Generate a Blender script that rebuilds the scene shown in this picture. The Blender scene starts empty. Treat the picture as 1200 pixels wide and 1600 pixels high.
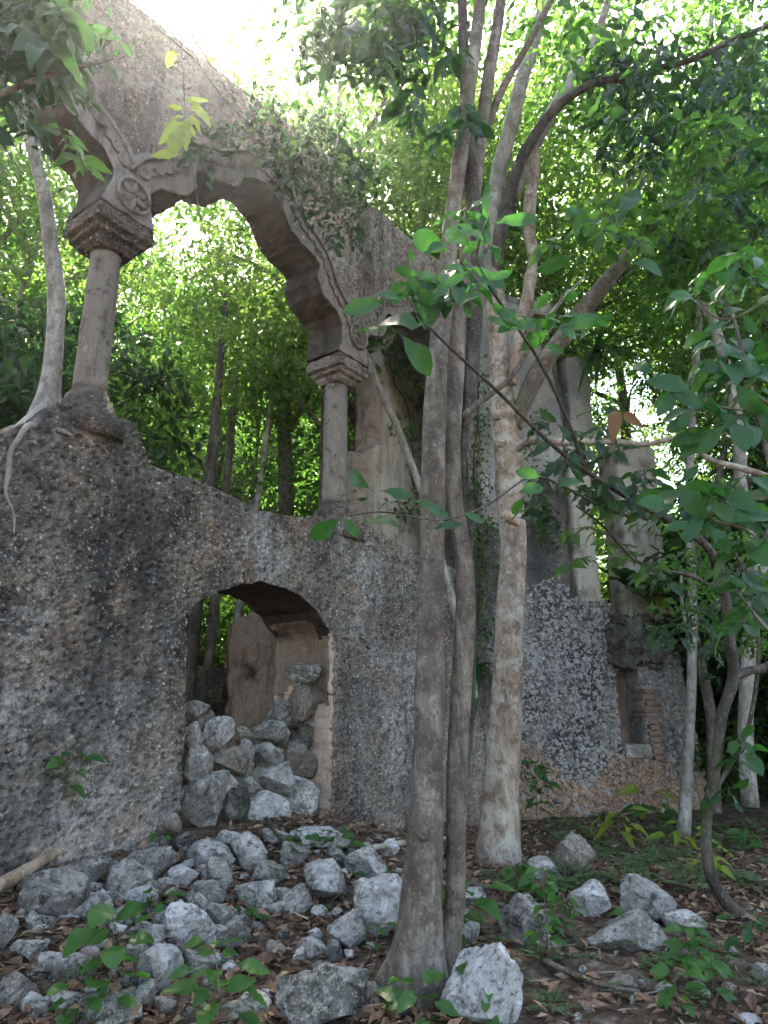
import bpy, math, random
import numpy as np
from mathutils import Vector, Matrix, Euler

# ------------------------------------------------------------------ camera, sky, sun, exposure
scn = bpy.context.scene
col = scn.collection
TILT = math.radians(15.4); FPX = 1066.0; CAMZ = 1.55
cam_d = bpy.data.cameras.new('camera'); cam = bpy.data.objects.new('camera', cam_d); col.objects.link(cam)
cam.location = (0, 0, CAMZ); cam.rotation_euler = (math.pi/2 + TILT, 0, 0)
cam_d.sensor_fit = 'VERTICAL'; cam_d.sensor_height = 36; cam_d.sensor_width = 27; cam_d.lens = 36*FPX/1600
cam_d.clip_start = 0.05; cam_d.clip_end = 1000
scn.camera = cam
SUN_AZ = math.radians(-14); SUN_EL = math.radians(52)
world = bpy.data.worlds.new('World'); scn.world = world; world.use_nodes = True
wn = world.node_tree.nodes; wl = world.node_tree.links
bg = wn['Background']; sky = wn.new('ShaderNodeTexSky'); sky.sky_type = 'NISHITA'; sky.sun_disc = False
sky.sun_elevation = SUN_EL; sky.sun_rotation = SUN_AZ; sky.dust_density = 2.5; sky.air_density = 1.0
wl.new(sky.outputs[0], bg.inputs[0]); bg.inputs[1].default_value = 0.15
sun_d = bpy.data.lights.new('sun', 'SUN'); sun_d.energy = 4.3; sun_d.angle = math.radians(0.6); sun_d.color = (1, .95, .86)
sun = bpy.data.objects.new('sun', sun_d); col.objects.link(sun)
sdir = Vector((math.sin(SUN_AZ)*math.cos(SUN_EL), math.cos(SUN_AZ)*math.cos(SUN_EL), math.sin(SUN_EL)))
sun.rotation_euler = sdir.to_track_quat('Z', 'Y').to_euler()
scn.view_settings.view_transform = 'Standard'; scn.view_settings.look = 'None'
scn.view_settings.exposure = 2.85; scn.view_settings.gamma = 1.0; scn.view_settings.use_curve_mapping = False
scn.view_settings.use_white_balance = True; scn.view_settings.white_balance_temperature = 7400; scn.view_settings.white_balance_tint = 10
scn.render.engine = 'CYCLES'
cy = scn.cycles
cy.use_denoising = True
cy.max_bounces = 7; cy.diffuse_bounces = 5; cy.glossy_bounces = 2; cy.transmission_bounces = 5; cy.transparent_max_bounces = 4
cy.volume_bounces = 0
cy.sample_clamp_indirect = 6
cy.use_adaptive_sampling = True; cy.adaptive_threshold = 0.02

# ------------------------------------------------------------------ picture geometry -> world
ct, st = math.cos(TILT), math.sin(TILT)
def ray(px, py):
    yc = 800 - py
    return np.array((px-600, FPX*ct - yc*st, FPX*st + yc*ct))
def at(px, py, Y):                       # point seen at pixel, at distance Y ahead
    r = ray(px, py); k = Y/r[1]
    return np.array((r[0]*k, Y, CAMZ + r[2]*k))
def mpp(px, py, Y): return Y/ray(px, py)[1]      # metres per pixel there
class Frame:
    def __init__(s, O, u, n): s.O = np.array(O, float); s.u = np.array(u, float); s.n = np.array(n, float)
    def to(s, u, z, d=0.0): return np.array((s.O[0]+u*s.u[0]-d*s.n[0], s.O[1]+u*s.u[1]-d*s.n[1], z))
    def arr(s, u, z, d):
        return np.stack([s.O[0]+u*s.u[0]-d*s.n[0], s.O[1]+u*s.u[1]-d*s.n[1], z+0*u], -1)
    def px(s, x, y, d=0.0):
        r = ray(x, y); O = s.O - d*s.n
        k = (O@s.n)/(r[0]*s.n[0]+r[1]*s.n[1])
        P = np.array((r[0]*k, r[1]*k)); return float((P-O)@s.u), float(CAMZ+r[2]*k)
    def dist(s, X, Y): return (X-s.O[0])*s.n[0] + (Y-s.O[1])*s.n[1]     # >0 in front
F1 = Frame((-5.19*.814, 5.19*.581), (.581, .814), (.814, -.581))
F2 = Frame((1.76, 11.40), (.951, .309), (.309, -.951))

# ------------------------------------------------------------------ noise
def _h(ix, iy, iz, seed):
    with np.errstate(over='ignore'):
        n = (ix.astype(np.uint32)*np.uint32(374761393) + iy.astype(np.uint32)*np.uint32(668265263)
             + iz.astype(np.uint32)*np.uint32(2147483647 - 58) + np.uint32(seed*974711 & 0xffffffff))
        n = (n ^ (n >> np.uint32(13)))*np.uint32(1274126177)
        n = (n ^ (n >> np.uint32(15)))*np.uint32(2246822519)
        return ((n ^ (n >> np.uint32(16))) & np.uint32(0xffffff)).astype(np.float64)/16777215.0
def vnoise(p, seed=0):
    p = np.asarray(p, float); f = np.floor(p); i = f.astype(np.int64); t = p-f; t = t*t*(3-2*t)
    out = 0
    for dx in (0, 1):
        for dy in (0, 1):
            for dz in (0, 1):
                w = (t[..., 0] if dx else 1-t[..., 0])*(t[..., 1] if dy else 1-t[..., 1])*(t[..., 2] if dz else 1-t[..., 2])
                out = out + w*_h(i[..., 0]+dx, i[..., 1]+dy, i[..., 2]+dz, seed)
    return out*2-1
def fbm(p, octv=4, seed=0, gain=.5):
    p = np.asarray(p, float); a = 1.0; o = 0; s = 0
    for k in range(octv):
        o = o + a*vnoise(p*(2.03**k), seed+k*17); s += a; a *= gain
    return o/s
def worley(x, y, seed=0, jit=.9):
    ix = np.floor(x).astype(np.int64); iy = np.floor(y).astype(np.int64); z = np.zeros_like(ix)
    f1 = np.full(x.shape, 9.0); f2 = np.full(x.shape, 9.0); idh = np.zeros(x.shape)
    for dx in (-1, 0, 1):
        for dy in (-1, 0, 1):
            cx, cy_ = ix+dx, iy+dy
            qx = cx+.5+jit*(_h(cx, cy_, z, seed)-.5); qy = cy_+.5+jit*(_h(cx, cy_, z+1, seed)-.5)
            d = np.hypot(x-qx, y-qy); hh = _h(cx, cy_, z+2, seed)
            m = d < f1
            f2 = np.where(m, f1, np.minimum(f2, d)); idh = np.where(m, hh, idh); f1 = np.where(m, d, f1)
    return f1, f2, idh
def sstep(a, b, x):
    t = np.clip((x-a)/(b-a), 0, 1); return t*t*(3-2*t)

# ------------------------------------------------------------------ object helpers
WL = {}
def mesh_from(name, V, Fc, mat, smooth=True, attrs=None):
    V = np.asarray(V, np.float32); me = bpy.data.meshes.new(name)
    if isinstance(Fc, np.ndarray): groups = [Fc]
    else: groups = [np.asarray(g, np.int32) for g in Fc if len(g)]
    me.vertices.add(len(V)); me.vertices.foreach_set('co', V.ravel())
    nl = sum(g.size for g in groups); npoly = sum(len(g) for g in groups)
    me.loops.add(nl); me.loops.foreach_set('vertex_index', np.concatenate([g.ravel() for g in groups]).astype(np.int32))
    tot = np.concatenate([np.full(len(g), g.shape[1], np.int32) for g in groups])
    me.polygons.add(npoly); me.polygons.foreach_set('loop_start', np.concatenate([[0], np.cumsum(tot)[:-1]]).astype(np.int32))
    me.update(calc_edges=True)
    if smooth: me.polygons.foreach_set('use_smooth', np.ones(npoly, bool))
    else: me.polygons.foreach_set('use_smooth', np.zeros(npoly, bool))
    if attrs:
        for k, (dom, v) in attrs.items():
            a = me.attributes.new(k, 'FLOAT', dom); a.data.foreach_set('value', np.asarray(v, np.float32))
    me.validate()
    if mat: me.materials.append(mat)
    return me
def link(name, data, parent=None, loc=None, mat4=None):
    o = bpy.data.objects.new(name, data); col.objects.link(o)
    if parent is not None: o.parent = parent
    if mat4 is not None: o.matrix_basis = mat4
    elif loc is not None: o.location = loc
    return o
def tag(o, label=None, cat=None, group=None, kind=None):
    if label: o['label'] = label
    if cat: o['category'] = cat
    if group: o['group'] = group
    if kind: o['kind'] = kind
    return o
def thing(name, loc, label, cat, group=None):
    o = link(name, None, loc=tuple(float(v) for v in loc)); WL[o.name] = np.array(loc, float); o.empty_display_size = .1
    return tag(o, label, cat, group)
def origin(o):
    return WL.get(o.name, np.zeros(3)) if o is not None else np.zeros(3)
def mk(name, V, Fc, mat, parent=None, smooth=True, attrs=None, own=False):
    """mesh object from world coordinates; own: origin at the base of the mesh"""
    V = np.asarray(V, float); L = origin(parent)
    if own:
        b = np.array((V[:, 0].mean(), V[:, 1].mean(), V[:, 2].min())); o = link(name, mesh_from(name, V-b, Fc, mat, smooth, attrs), parent, loc=tuple(b-L)); WL[o.name] = b
    else:
        o = link(name, mesh_from(name, V-L, Fc, mat, smooth, attrs), parent); WL[o.name] = L
    return o
class MB:
    def __init__(s): s.V = []; s.F = {3: [], 4: []}; s.n = 0; s.A = []
    def add(s, V, Fc, a=None):
        V = np.asarray(V, float)
        for g in (Fc if isinstance(Fc, (list, tuple)) else [Fc]):
            g = np.asarray(g, np.int64)
            if len(g): s.F[g.shape[1]].append(g+s.n)
        s.V.append(V); s.n += len(V)
        s.A.append(np.full(len(V), 0.0 if a is None else a) if np.isscalar(a) or a is None else np.asarray(a, float))
    def out(s):
        Fs = [np.concatenate(s.F[k]) for k in (3, 4) if s.F[k]]
        return np.concatenate(s.V), Fs, {'tone': ('POINT', np.concatenate(s.A))}
    def mk(s, name, mat, parent=None, smooth=True, own=False):
        V, Fs, A = s.out(); return mk(name, V, Fs, mat, parent, smooth, A, own)

def spline(P, n):
    P = np.asarray(P, float)
    if len(P) == 2: t = np.linspace(0, 1, n)[:, None]; return P[0]*(1-t)+P[1]*t
    Q = np.vstack([2*P[0]-P[1], P, 2*P[-1]-P[-2]]); L = np.r_[0, np.cumsum(np.linalg.norm(np.diff(P[:, :3], axis=0), axis=1))]
    T = np.linspace(0, L[-1], n); k = np.clip(np.searchsorted(L, T, 'right')-1, 0, len(P)-2); t = ((T-L[k])/np.maximum(L[k+1]-L[k], 1e-9))[:, None]
    a, b, c, d = Q[k], Q[k+1], Q[k+2], Q[k+3]
    return .5*((2*b)+(-a+c)*t+(2*a-5*b+4*c-d)*t*t+(-a+3*b-3*c+d)*t**3)
def tube(P, R, sides=12, n=None, rough=0.0, seed=0, freq=6.0, cap=True, flare=None):
    """tapered wobbling tube through P (k,3) with radii R"""
    P = np.asarray(P, float); R = np.broadcast_to(np.asarray(R, float), (len(P),))
    n = n or max(3, len(P)*4)
    S = spline(np.c_[P, R], n); C, R = S[:, :3], np.maximum(S[:, 3], .0008)
    T = np.gradient(C, axis=0); T /= np.linalg.norm(T, axis=1)[:, None]+1e-12
    ref = np.array((0, 0, 1.0)) if abs(T[0, 2]) < .9 else np.array((0, 1.0, 0))
    A = np.zeros_like(C); A[0] = np.cross(ref, T[0]); A[0] /= np.linalg.norm(A[0])
    for i in range(1, n):
        a = A[i-1]-T[i]*(A[i-1]@T[i]); A[i] = a/np.linalg.norm(a)
    B = np.cross(T, A); th = np.arange(sides)*2*np.pi/sides
    D = np.cos(th)[None, :, None]*A[:, None]+np.sin(th)[None, :, None]*B[:, None]
    rr = np.repeat(R[:, None], sides, 1)
    if flare is not None: rr = rr*flare(C, D)
    if rough > 0:
        p = C[:, None]+D*rr[..., None]
        rr = rr*(1+rough*fbm(p*freq*np.array((1, 1, .45)), 3, seed))
    V = (C[:, None]+D*rr[..., None]).reshape(-1, 3)
    i = np.arange(n-1)[:, None]*sides; j = np.arange(sides)[None]; j2 = (j+1) % sides
    Fq = np.stack([i+j, i+j2, i+sides+j2, i+sides+j], -1).reshape(-1, 4)
    if cap:
        V = np.vstack([V, C[-1]+T[-1]*R[-1]*.6, C[0]]); e = len(V)-2
        j = np.arange(sides); Ft = np.vstack([np.stack([(n-1)*sides+j, (n-1)*sides+(j+1) % sides, np.full(sides, e)], -1), np.stack([(j+1) % sides, j, np.full(sides, e+1)], -1)])
        return V, [Ft, Fq]
    return V, [Fq]

def ico(sub):
    t = (1+5**.5)/2
    V = np.array([(-1, t, 0), (1, t, 0), (-1, -t, 0), (1, -t, 0), (0, -1, t), (0, 1, t), (0, -1, -t), (0, 1, -t), (t, 0, -1), (t, 0, 1), (-t, 0, -1), (-t, 0, 1)], float)
    V /= np.linalg.norm(V[0])
    Fc = [(0, 11, 5), (0, 5, 1), (0, 1, 7), (0, 7, 10), (0, 10, 11), (1, 5, 9), (5, 11, 4), (11, 10, 2), (10, 7, 6), (7, 1, 8), (3, 9, 4), (3, 4, 2), (3, 2, 6), (3, 6, 8), (3, 8, 9), (4, 9, 5), (2, 4, 11), (6, 2, 10), (8, 6, 7), (9, 8, 1)]
    V = [tuple(v) for v in V]
    for _ in range(sub):
        cache = {}; nf = []
        def mid(a, b):
            k = (min(a, b), max(a, b))
            if k not in cache:
                m = np.array(V[a])+np.array(V[b]); m /= np.linalg.norm(m); V.append(tuple(m)); cache[k] = len(V)-1
            return cache[k]
        for a, b, c in Fc:
            x, y, z = mid(a, b), mid(b, c), mid(c, a); nf += [(a, x, z), (b, y, x), (c, z, y), (x, y, z)]
        Fc = nf
    return np.array(V), np.array(Fc)
ICO = {k: ico(k) for k in (1, 2, 3, 4)}

# ------------------------------------------------------------------ materials
def mat(name):
    m = bpy.data.materials.new(name); m.use_nodes = True; return m, m.node_tree
def N(t, typ, **kw):
    n = t.nodes.new('ShaderNode'+typ)
    for k, v in kw.items():
        if k.startswith('i_'):
            key = k[2:]; n.inputs[int(key) if key.isdigit() else key.replace('_', ' ')].default_value = v
        else: setattr(n, k, v)
    return n
def L(t, a, b): t.links.new(a, b)
def ramp(t, fac, stops, interp='LINEAR'):
    r = N(t, 'ValToRGB'); r.color_ramp.interpolation = interp; e = r.color_ramp.elements
    while len(e) < len(stops): e.new(.5)
    for x, (p, c) in zip(e, stops): x.position = p; x.color = (*c, 1) if not np.isscalar(c) else (c, c, c, 1)
    L(t, fac, r.inputs[0]); return r.outputs[0]
def mixc(t, fac, a, b, mode='MIX'):
    m = N(t, 'Mix', data_type='RGBA', blend_type=mode)
    for s, v in ((m.inputs[0], fac), (m.inputs[6], a), (m.inputs[7], b)):
        if isinstance(v, bpy.types.NodeSocket): L(t, v, s)
        elif np.isscalar(v): s.default_value = v
        else: s.default_value = (*v, 1)
    return m.outputs[2]
def noise(t, vec, scale, detail=5, rough=.55, dist=0.0):
    n = N(t, 'TexNoise'); n.inputs['Scale'].default_value = scale; n.inputs['Detail'].default_value = detail
    n.inputs['Roughness'].default_value = rough; n.inputs['Distortion'].default_value = dist
    if vec is not None: L(t, vec, n.inputs['Vector'])
    return n.outputs[0]
def voro(t, vec, scale, feature='F1', out=0):
    n = N(t, 'TexVoronoi', feature=feature); n.inputs['Scale'].default_value = scale; L(t, vec, n.inputs['Vector']); return n.outputs[out]
def math_(t, op, a, b=None):
    m = N(t, 'Math', operation=op)
    for s, v in ((m.inputs[0], a), (m.inputs[1], b)):
        if v is None: continue
        if isinstance(v, bpy.types.NodeSocket): L(t, v, s)
        else: s.default_value = v
    return m.outputs[0]
def bump(t, h, strength, dist, prev=None):
    b = N(t, 'Bump'); b.inputs['Strength'].default_value = strength; b.inputs['Distance'].default_value = dist; L(t, h, b.inputs['Height'])
    if prev is not None: L(t, prev, b.inputs['Normal'])
    return b.outputs[0]
def finish(t, color, rough, normal=None, spec=.3):
    p = t.nodes['Principled BSDF']; L(t, color, p.inputs['Base Color'])
    p.inputs['Roughness'].default_value = rough; p.inputs['Specular IOR Level'].default_value = spec
    if normal is not None: L(t, normal, p.inputs['Normal'])
def pos(t): return N(t, 'NewGeometry').outputs['Position']
def objc(t): return N(t, 'TexCoord').outputs['Object']
def stretch(t, vec, s):
    m = N(t, 'Mapping'); m.inputs['Scale'].default_value = s; L(t, vec, m.inputs['Vector']); return m.outputs[0]

M = {}
def flecks(t, v, scale, share, seedshift=0.0):
    """cells of a Voronoi that hold a stone chip: a mask and a random value"""
    wv = N(t, 'VectorMath', operation='ADD'); L(t, v, wv.inputs[0])
    nz = N(t, 'TexNoise'); nz.inputs['Scale'].default_value = scale*1.4; nz.inputs['Detail'].default_value = 2; L(t, v, nz.inputs['Vector'])
    sc = N(t, 'VectorMath', operation='SCALE'); L(t, nz.outputs[1], sc.inputs[0]); sc.inputs['Scale'].default_value = .55/scale; L(t, sc.outputs[0], wv.inputs[1])
    vo = N(t, 'TexVoronoi'); vo.inputs['Scale'].default_value = scale; L(t, wv.outputs[0], vo.inputs['Vector'])
    sp = N(t, 'SeparateColor'); L(t, vo.outputs['Color'], sp.inputs[0])
    m = math_(t, 'MULTIPLY', ramp(t, sp.outputs[0], [(1-share, 0.0), (1-share+.02, 1.0)]), ramp(t, vo.outputs['Distance'], [(.30, 1.0), (.46, 0.0)]))
    return m, sp.outputs[1], vo.outputs['Distance']
def stone_wall_mat(name, dark, grey, pale, tan, tan_low=True, speck=.8, k=1.0, share=.34, lowcol=(.34, .24, .185)):
    m, t = mat(name); v = pos(t)
    c = ramp(t, noise(t, v, .5, 6, .62, .4), [(.40, dark), (.5, grey), (.60, pale)])
    c = mixc(t, ramp(t, noise(t, v, 1.9, 6, .68), [(.48, 0.0), (.6, .85)]), c, tan)
    c = mixc(t, ramp(t, noise(t, v, 9, 5, .7), [(.36, .8), (.5, 0.0)]), c, dark)
    if tan_low:
        z = N(t, 'SeparateXYZ'); L(t, v, z.inputs[0])
        zz = math_(t, 'ADD', z.outputs[2], math_(t, 'MULTIPLY', noise(t, v, 1.6, 6, .65), -2.2))
        c = mixc(t, ramp(t, math_(t, 'ADD', math_(t, 'MULTIPLY', zz, .5), .8), [(.25, .8), (.52, 0.0)]), c, lowcol)
    m1, r1, d1 = flecks(t, v, 26*k, share); m2, r2, d2 = flecks(t, v, 52*k, share+.1)
    fc = ramp(t, r1, [(0, tuple(x*.55 for x in pale)), (.5, pale), (1, (.60, .575, .55))])
    c = mixc(t, math_(t, 'MULTIPLY', m2, speck*.7), c, ramp(t, r2, [(0, grey), (1, (.52, .49, .46))]))
    c = mixc(t, math_(t, 'MULTIPLY', m1, speck), c, fc)
    # black mould running down, vertically drawn out
    run = noise(t, stretch(t, v, (1.3, 1.3, .33)), 1.25, 7, .72)
    c = mixc(t, ramp(t, run, [(.48, 0.0), (.62, .72)]), c, dark)
    c = mixc(t, ramp(t, noise(t, v, 30*k, 5, .75), [(.36, .7), (.47, 0.0)]), c, dark)
    c = mixc(t, ramp(t, noise(t, v, 1.1, 5, .7), [(.6, 0.0), (.75, .3)]), c, (.10, .12, .05))
    a = N(t, 'Attribute', attribute_name='tone')
    c = mixc(t, 1.0, c, ramp(t, a.outputs['Fac'], [(0.0, (.62, .60, .58)), (.5, (1, 1, 1)), (1.0, (1.6, 1.55, 1.45))]), 'MULTIPLY')
    h = bump(t, noise(t, v, 60*k, 6, .72), .9, .02)
    h = bump(t, d1, .7, -.02, h); h = bump(t, m1, .6, .012, h)
    finish(t, c, .93, h, .15); return m
M['wall'] = stone_wall_mat('weathered_rubble_plaster', (.045, .041, .037), (.19, .168, .145), (.37, .34, .305), (.25, .185, .135))
M['arcade'] = stone_wall_mat('arcade_plaster', (.055, .048, .043), (.24, .208, .18), (.41, .37, .33), (.29, .215, .17), False, .75, 1.1)
M['side'] = stone_wall_mat('side_wall_mortar', (.06, .058, .055), (.20, .19, .178), (.44, .43, .41), (.19, .15, .12), True, .7, .8, .16, (.40, .235, .15))
M['side_up'] = stone_wall_mat('upper_wall_render', (.04, .04, .042), (.16, .158, .155), (.34, .335, .325), (.24, .21, .175), False, .4, 1.2, .2)
M['grey_render'] = stone_wall_mat('pale_grey_render', (.21, .205, .19), (.36, .345, .32), (.50, .48, .45), (.36, .31, .25), False, .35, 1.2, .2)

def plaster_mat(name, base, stain, pale, scale=1.0):
    m, t = mat(name); v = pos(t)
    c = ramp(t, noise(t, v, 1.6*scale, 6, .65, .4), [(.33, stain), (.47, base), (.6, base), (.72, pale)])
    run = noise(t, stretch(t, v, (3, 3, .35)), 2.2, 6, .7)
    c = mixc(t, ramp(t, run, [(.5, 0.0), (.68, .75)]), c, stain)
    c = mixc(t, ramp(t, noise(t, v, 30, 4, .7), [(.3, .5), (.45, 0.0)]), c, stain)
    h = bump(t, noise(t, v, 26, 7, .7), .5, .02); h = bump(t, noise(t, v, 6, 3), .4, .05, h)
    finish(t, c, .92, h, .15); return m
M['plaster'] = plaster_mat('tan_plaster', (.34, .27, .21), (.11, .09, .075), (.48, .41, .34))
M['jamb'] = plaster_mat('pinkish_jamb_plaster', (.46, .34, .26), (.15, .105, .08), (.60, .50, .42))
M['pale_plaster'] = plaster_mat('pale_plaster', (.42, .37, .30), (.13, .115, .09), (.58, .53, .46), 1.2)
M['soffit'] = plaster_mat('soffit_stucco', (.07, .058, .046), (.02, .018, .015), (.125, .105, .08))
M['tan_wall'] = plaster_mat('streaked_tan_plaster', (.33, .245, .18), (.06, .048, .04), (.46, .37, .30), 1.3)
M['arch_dark'] = plaster_mat('black_arch_plaster', (.05, .04, .033), (.016, .013, .012), (.10, .08, .065))
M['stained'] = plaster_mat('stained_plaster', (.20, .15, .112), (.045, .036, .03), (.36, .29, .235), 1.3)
M['column'] = plaster_mat('column_stone', (.19, .162, .135), (.06, .05, .042), (.31, .275, .24), 4)
M['carved'] = plaster_mat('carved_stucco', (.21, .18, .16), (.06, .052, .046), (.36, .32, .29), 4)
M['block'] = stone_wall_mat('grey_mortar_block', (.05, .047, .04), (.19, .18, .155), (.34, .33, .29), (.22, .2, .15), False, .6, 1.3)
M['brick'] = plaster_mat('old_brick', (.24, .165, .125), (.08, .055, .045), (.36, .29, .23), 3)

def rock_mat(name, base, dark, pale, moss=.3):
    m, t = mat(name); v = pos(t); ob = N(t, 'ObjectInfo').outputs['Random']
    c = ramp(t, noise(t, v, 6.5, 8, .72, .7), [(.37, dark), (.46, base), (.54, base), (.61, pale)])
    g = N(t, 'NewGeometry'); sx = N(t, 'SeparateXYZ'); L(t, g.outputs['Normal'], sx.inputs[0])
    up = math_(t, 'ADD', sx.outputs[2], math_(t, 'MULTIPLY', math_(t, 'SUBTRACT', noise(t, v, 8, 7, .75), .5), 4.0))
    c = mixc(t, ramp(t, up, [(.55, 0.0), (.95, .8)]), c, pale)            # lichen grows on the upward faces
    c = mixc(t, ramp(t, noise(t, v, 4.2, 7, .75), [(.52, 0.0), (.62, moss)]), c, (.06, .068, .03))
    c = mixc(t, ramp(t, noise(t, v, 22, 6, .8), [(.38, .9), (.48, 0.0)]), c, dark)
    c = mixc(t, ramp(t, noise(t, v, 70, 4, .7), [(.55, 0.0), (.65, .6)]), c, (.64, .635, .62))
    c = mixc(t, 1.0, c, ramp(t, ob, [(0, (.66, .64, .61)), (1, (1.15, 1.13, 1.1))]), 'MULTIPLY')
    h = bump(t, noise(t, v, 42, 8, .8), 1.0, .03); h = bump(t, noise(t, v, 12, 6, .65), .8, .07, h)
    finish(t, c, .92, h, .15); return m
M['rock'] = rock_mat('limestone_grey', (.33, .312, .285), (.075, .068, .057), (.66, .64, .60), .5)
M['rock_pale'] = rock_mat('limestone_pale', (.50, .49, .47), (.13, .125, .115), (.78, .77, .75), .2)
M['rock_moss'] = rock_mat('limestone_mossy', (.17, .165, .14), (.04, .038, .032), (.46, .45, .42), .8)
M['rock_tan'] = rock_mat('limestone_tan', (.27, .22, .175), (.07, .056, .045), (.46, .41, .36), .2)

def bark_mat(name, a, b, c3, patch, k=1.0):
    m, t = mat(name); v = pos(t)
    c = ramp(t, noise(t, stretch(t, v, (1, 1, .28)), 9*k, 7, .7, .6), [(.33, a), (.5, b), (.68, c3)])
    c = mixc(t, ramp(t, noise(t, v, 3.2*k, 6, .7), [(.5, 0.0), (.6, .85)]), c, patch)
    c = mixc(t, ramp(t, noise(t, v, 7*k, 6, .75), [(.40, .8), (.50, 0.0)]), c, a)
    c = mixc(t, ramp(t, noise(t, v, 45*k, 4, .7), [(.57, 0.0), (.70, .38)]), c, (.42, .40, .36))
    c = mixc(t, ramp(t, noise(t, v, 21*k, 5, .7), [(.32, .8), (.44, 0.0)]), c, a)
    c = mixc(t, ramp(t, noise(t, v, 1.7, 4, .6), [(.55, 0.0), (.7, .4)]), c, (.10, .115, .05))
    h = bump(t, noise(t, stretch(t, v, (1, 1, .3)), 32*k, 7, .7), .7, .015); h = bump(t, voro(t, stretch(t, v, (1, 1, .4)), 38*k), .35, .012, h)
    finish(t, c, .9, h, .2); return m
M['bark'] = bark_mat('grey_brown_bark', (.058, .046, .035), (.15, .12, .095), (.28, .24, .20), (.085, .066, .05))
M['bark_tan'] = bark_mat('tan_bark', (.11, .078, .055), (.265, .20, .148), (.40, .33, .26), (.40, .36, .30))
M['bark_pale'] = bark_mat('pale_bark', (.12, .105, .085), (.26, .235, .20), (.40, .37, .325), (.19, .17, .135))
M['bark_dark'] = bark_mat('dark_bark', (.03, .025, .02), (.07, .058, .047), (.14, .12, .10), (.05, .042, .035))
M['wood'] = bark_mat('dead_wood', (.22, .14, .085), (.40, .29, .19), (.50, .40, .29), (.30, .21, .14))

def leaf_mat(name, c1, c2, trans, tfac=.45, rough=.42, vein=False):
    m, t = mat(name); a = N(t, 'Attribute', attribute_name='tint'); r = N(t, 'ObjectInfo').outputs['Random']
    f = math_(t, 'FRACT', math_(t, 'ADD', a.outputs['Fac'], r))
    c = mixc(t, f, c1, c2)
    c = mixc(t, math_(t, 'MULTIPLY', noise(t, pos(t), 14, 4, .6), .35), c, tuple(x*.45 for x in c1))
    p = t.nodes['Principled BSDF']; L(t, c, p.inputs['Base Color']); p.inputs['Roughness'].default_value = rough; p.inputs['Specular IOR Level'].default_value = .28
    tr = N(t, 'BsdfTranslucent'); tc = mixc(t, f, trans, tuple(min(1, x*1.35) for x in trans)); L(t, tc, tr.inputs[0])
    if vein:
        uvx = N(t, 'TexCoord').outputs['Object']; w = N(t, 'TexWave', wave_type='BANDS', bands_direction='X'); w.inputs['Scale'].default_value = 9; w.inputs['Distortion'].default_value = 1.2; L(t, uvx, w.inputs['Vector'])
        b = bump(t, w.outputs[1], .25, .004); L(t, b, p.inputs['Normal'])
    mx = N(t, 'MixShader'); mx.inputs[0].default_value = tfac; L(t, p.outputs[0], mx.inputs[1]); L(t, tr.outputs[0], mx.inputs[2])
    L(t, mx.outputs[0], t.nodes['Material Output'].inputs[0]); return m
M['leaf_bg'] = leaf_mat('canopy_leaf', (.022, .058, .018), (.048, .088, .024), (.12, .29, .045), .5)
M['leaf_bg2'] = leaf_mat('canopy_leaf_yellow', (.034, .072, .02), (.068, .105, .028), (.20, .36, .055), .5)
M['leaf_dk'] = leaf_mat('dark_leaf', (.013, .038, .016), (.028, .062, .022), (.04, .12, .024), .33)
M['leaf_big'] = leaf_mat('broad_leaf', (.015, .062, .018), (.035, .10, .028), (.05, .19, .025), .38, .36, True)
M['leaf_lime'] = leaf_mat('lime_leaf', (.12, .20, .025), (.20, .27, .04), (.38, .52, .06), .5, .4)
M['leaf_gnd'] = leaf_mat('seedling_leaf', (.03, .10, .024), (.065, .15, .035), (.09, .27, .04), .4)
M['leaf_fern'] = leaf_mat('undergrowth_leaf', (.075, .125, .05), (.13, .18, .08), (.13, .24, .07), .35, .6)
M['leaf_dry'] = leaf_mat('dry_leaf', (.19, .11, .06), (.29, .18, .10), (.26, .14, .06), .25, .8)
def litter_mat():
    m, t = mat('leaf_litter'); a = N(t, 'Attribute', attribute_name='tint')
    c = ramp(t, a.outputs['Fac'], [(0, (.055, .03, .02)), (.3, (.13, .07, .042)), (.6, (.20, .115, .07)), (.85, (.30, .20, .13)), (1, (.36, .27, .12))])
    c = mixc(t, ramp(t, noise(t, pos(t), 40, 4), [(.35, .6), (.5, 0.0)]), c, (.03, .02, .014))
    finish(t, c, .75, None, .3); return m
M['litter'] = litter_mat()
def soil_mat():
    m, t = mat('forest_soil'); v = pos(t)
    c = ramp(t, noise(t, v, 7, 8, .75), [(.3, (.03, .02, .013)), (.46, (.085, .056, .038)), (.58, (.17, .125, .09)), (.7, (.32, .29, .25))])
    c = mixc(t, ramp(t, noise(t, v, .8, 4), [(.5, 0.0), (.7, .4)]), c, (.045, .055, .02))
    h = bump(t, noise(t, v, 34, 7, .75), .9, .03); finish(t, c, .95, h, .15); return m
M['soil'] = soil_mat()

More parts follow.
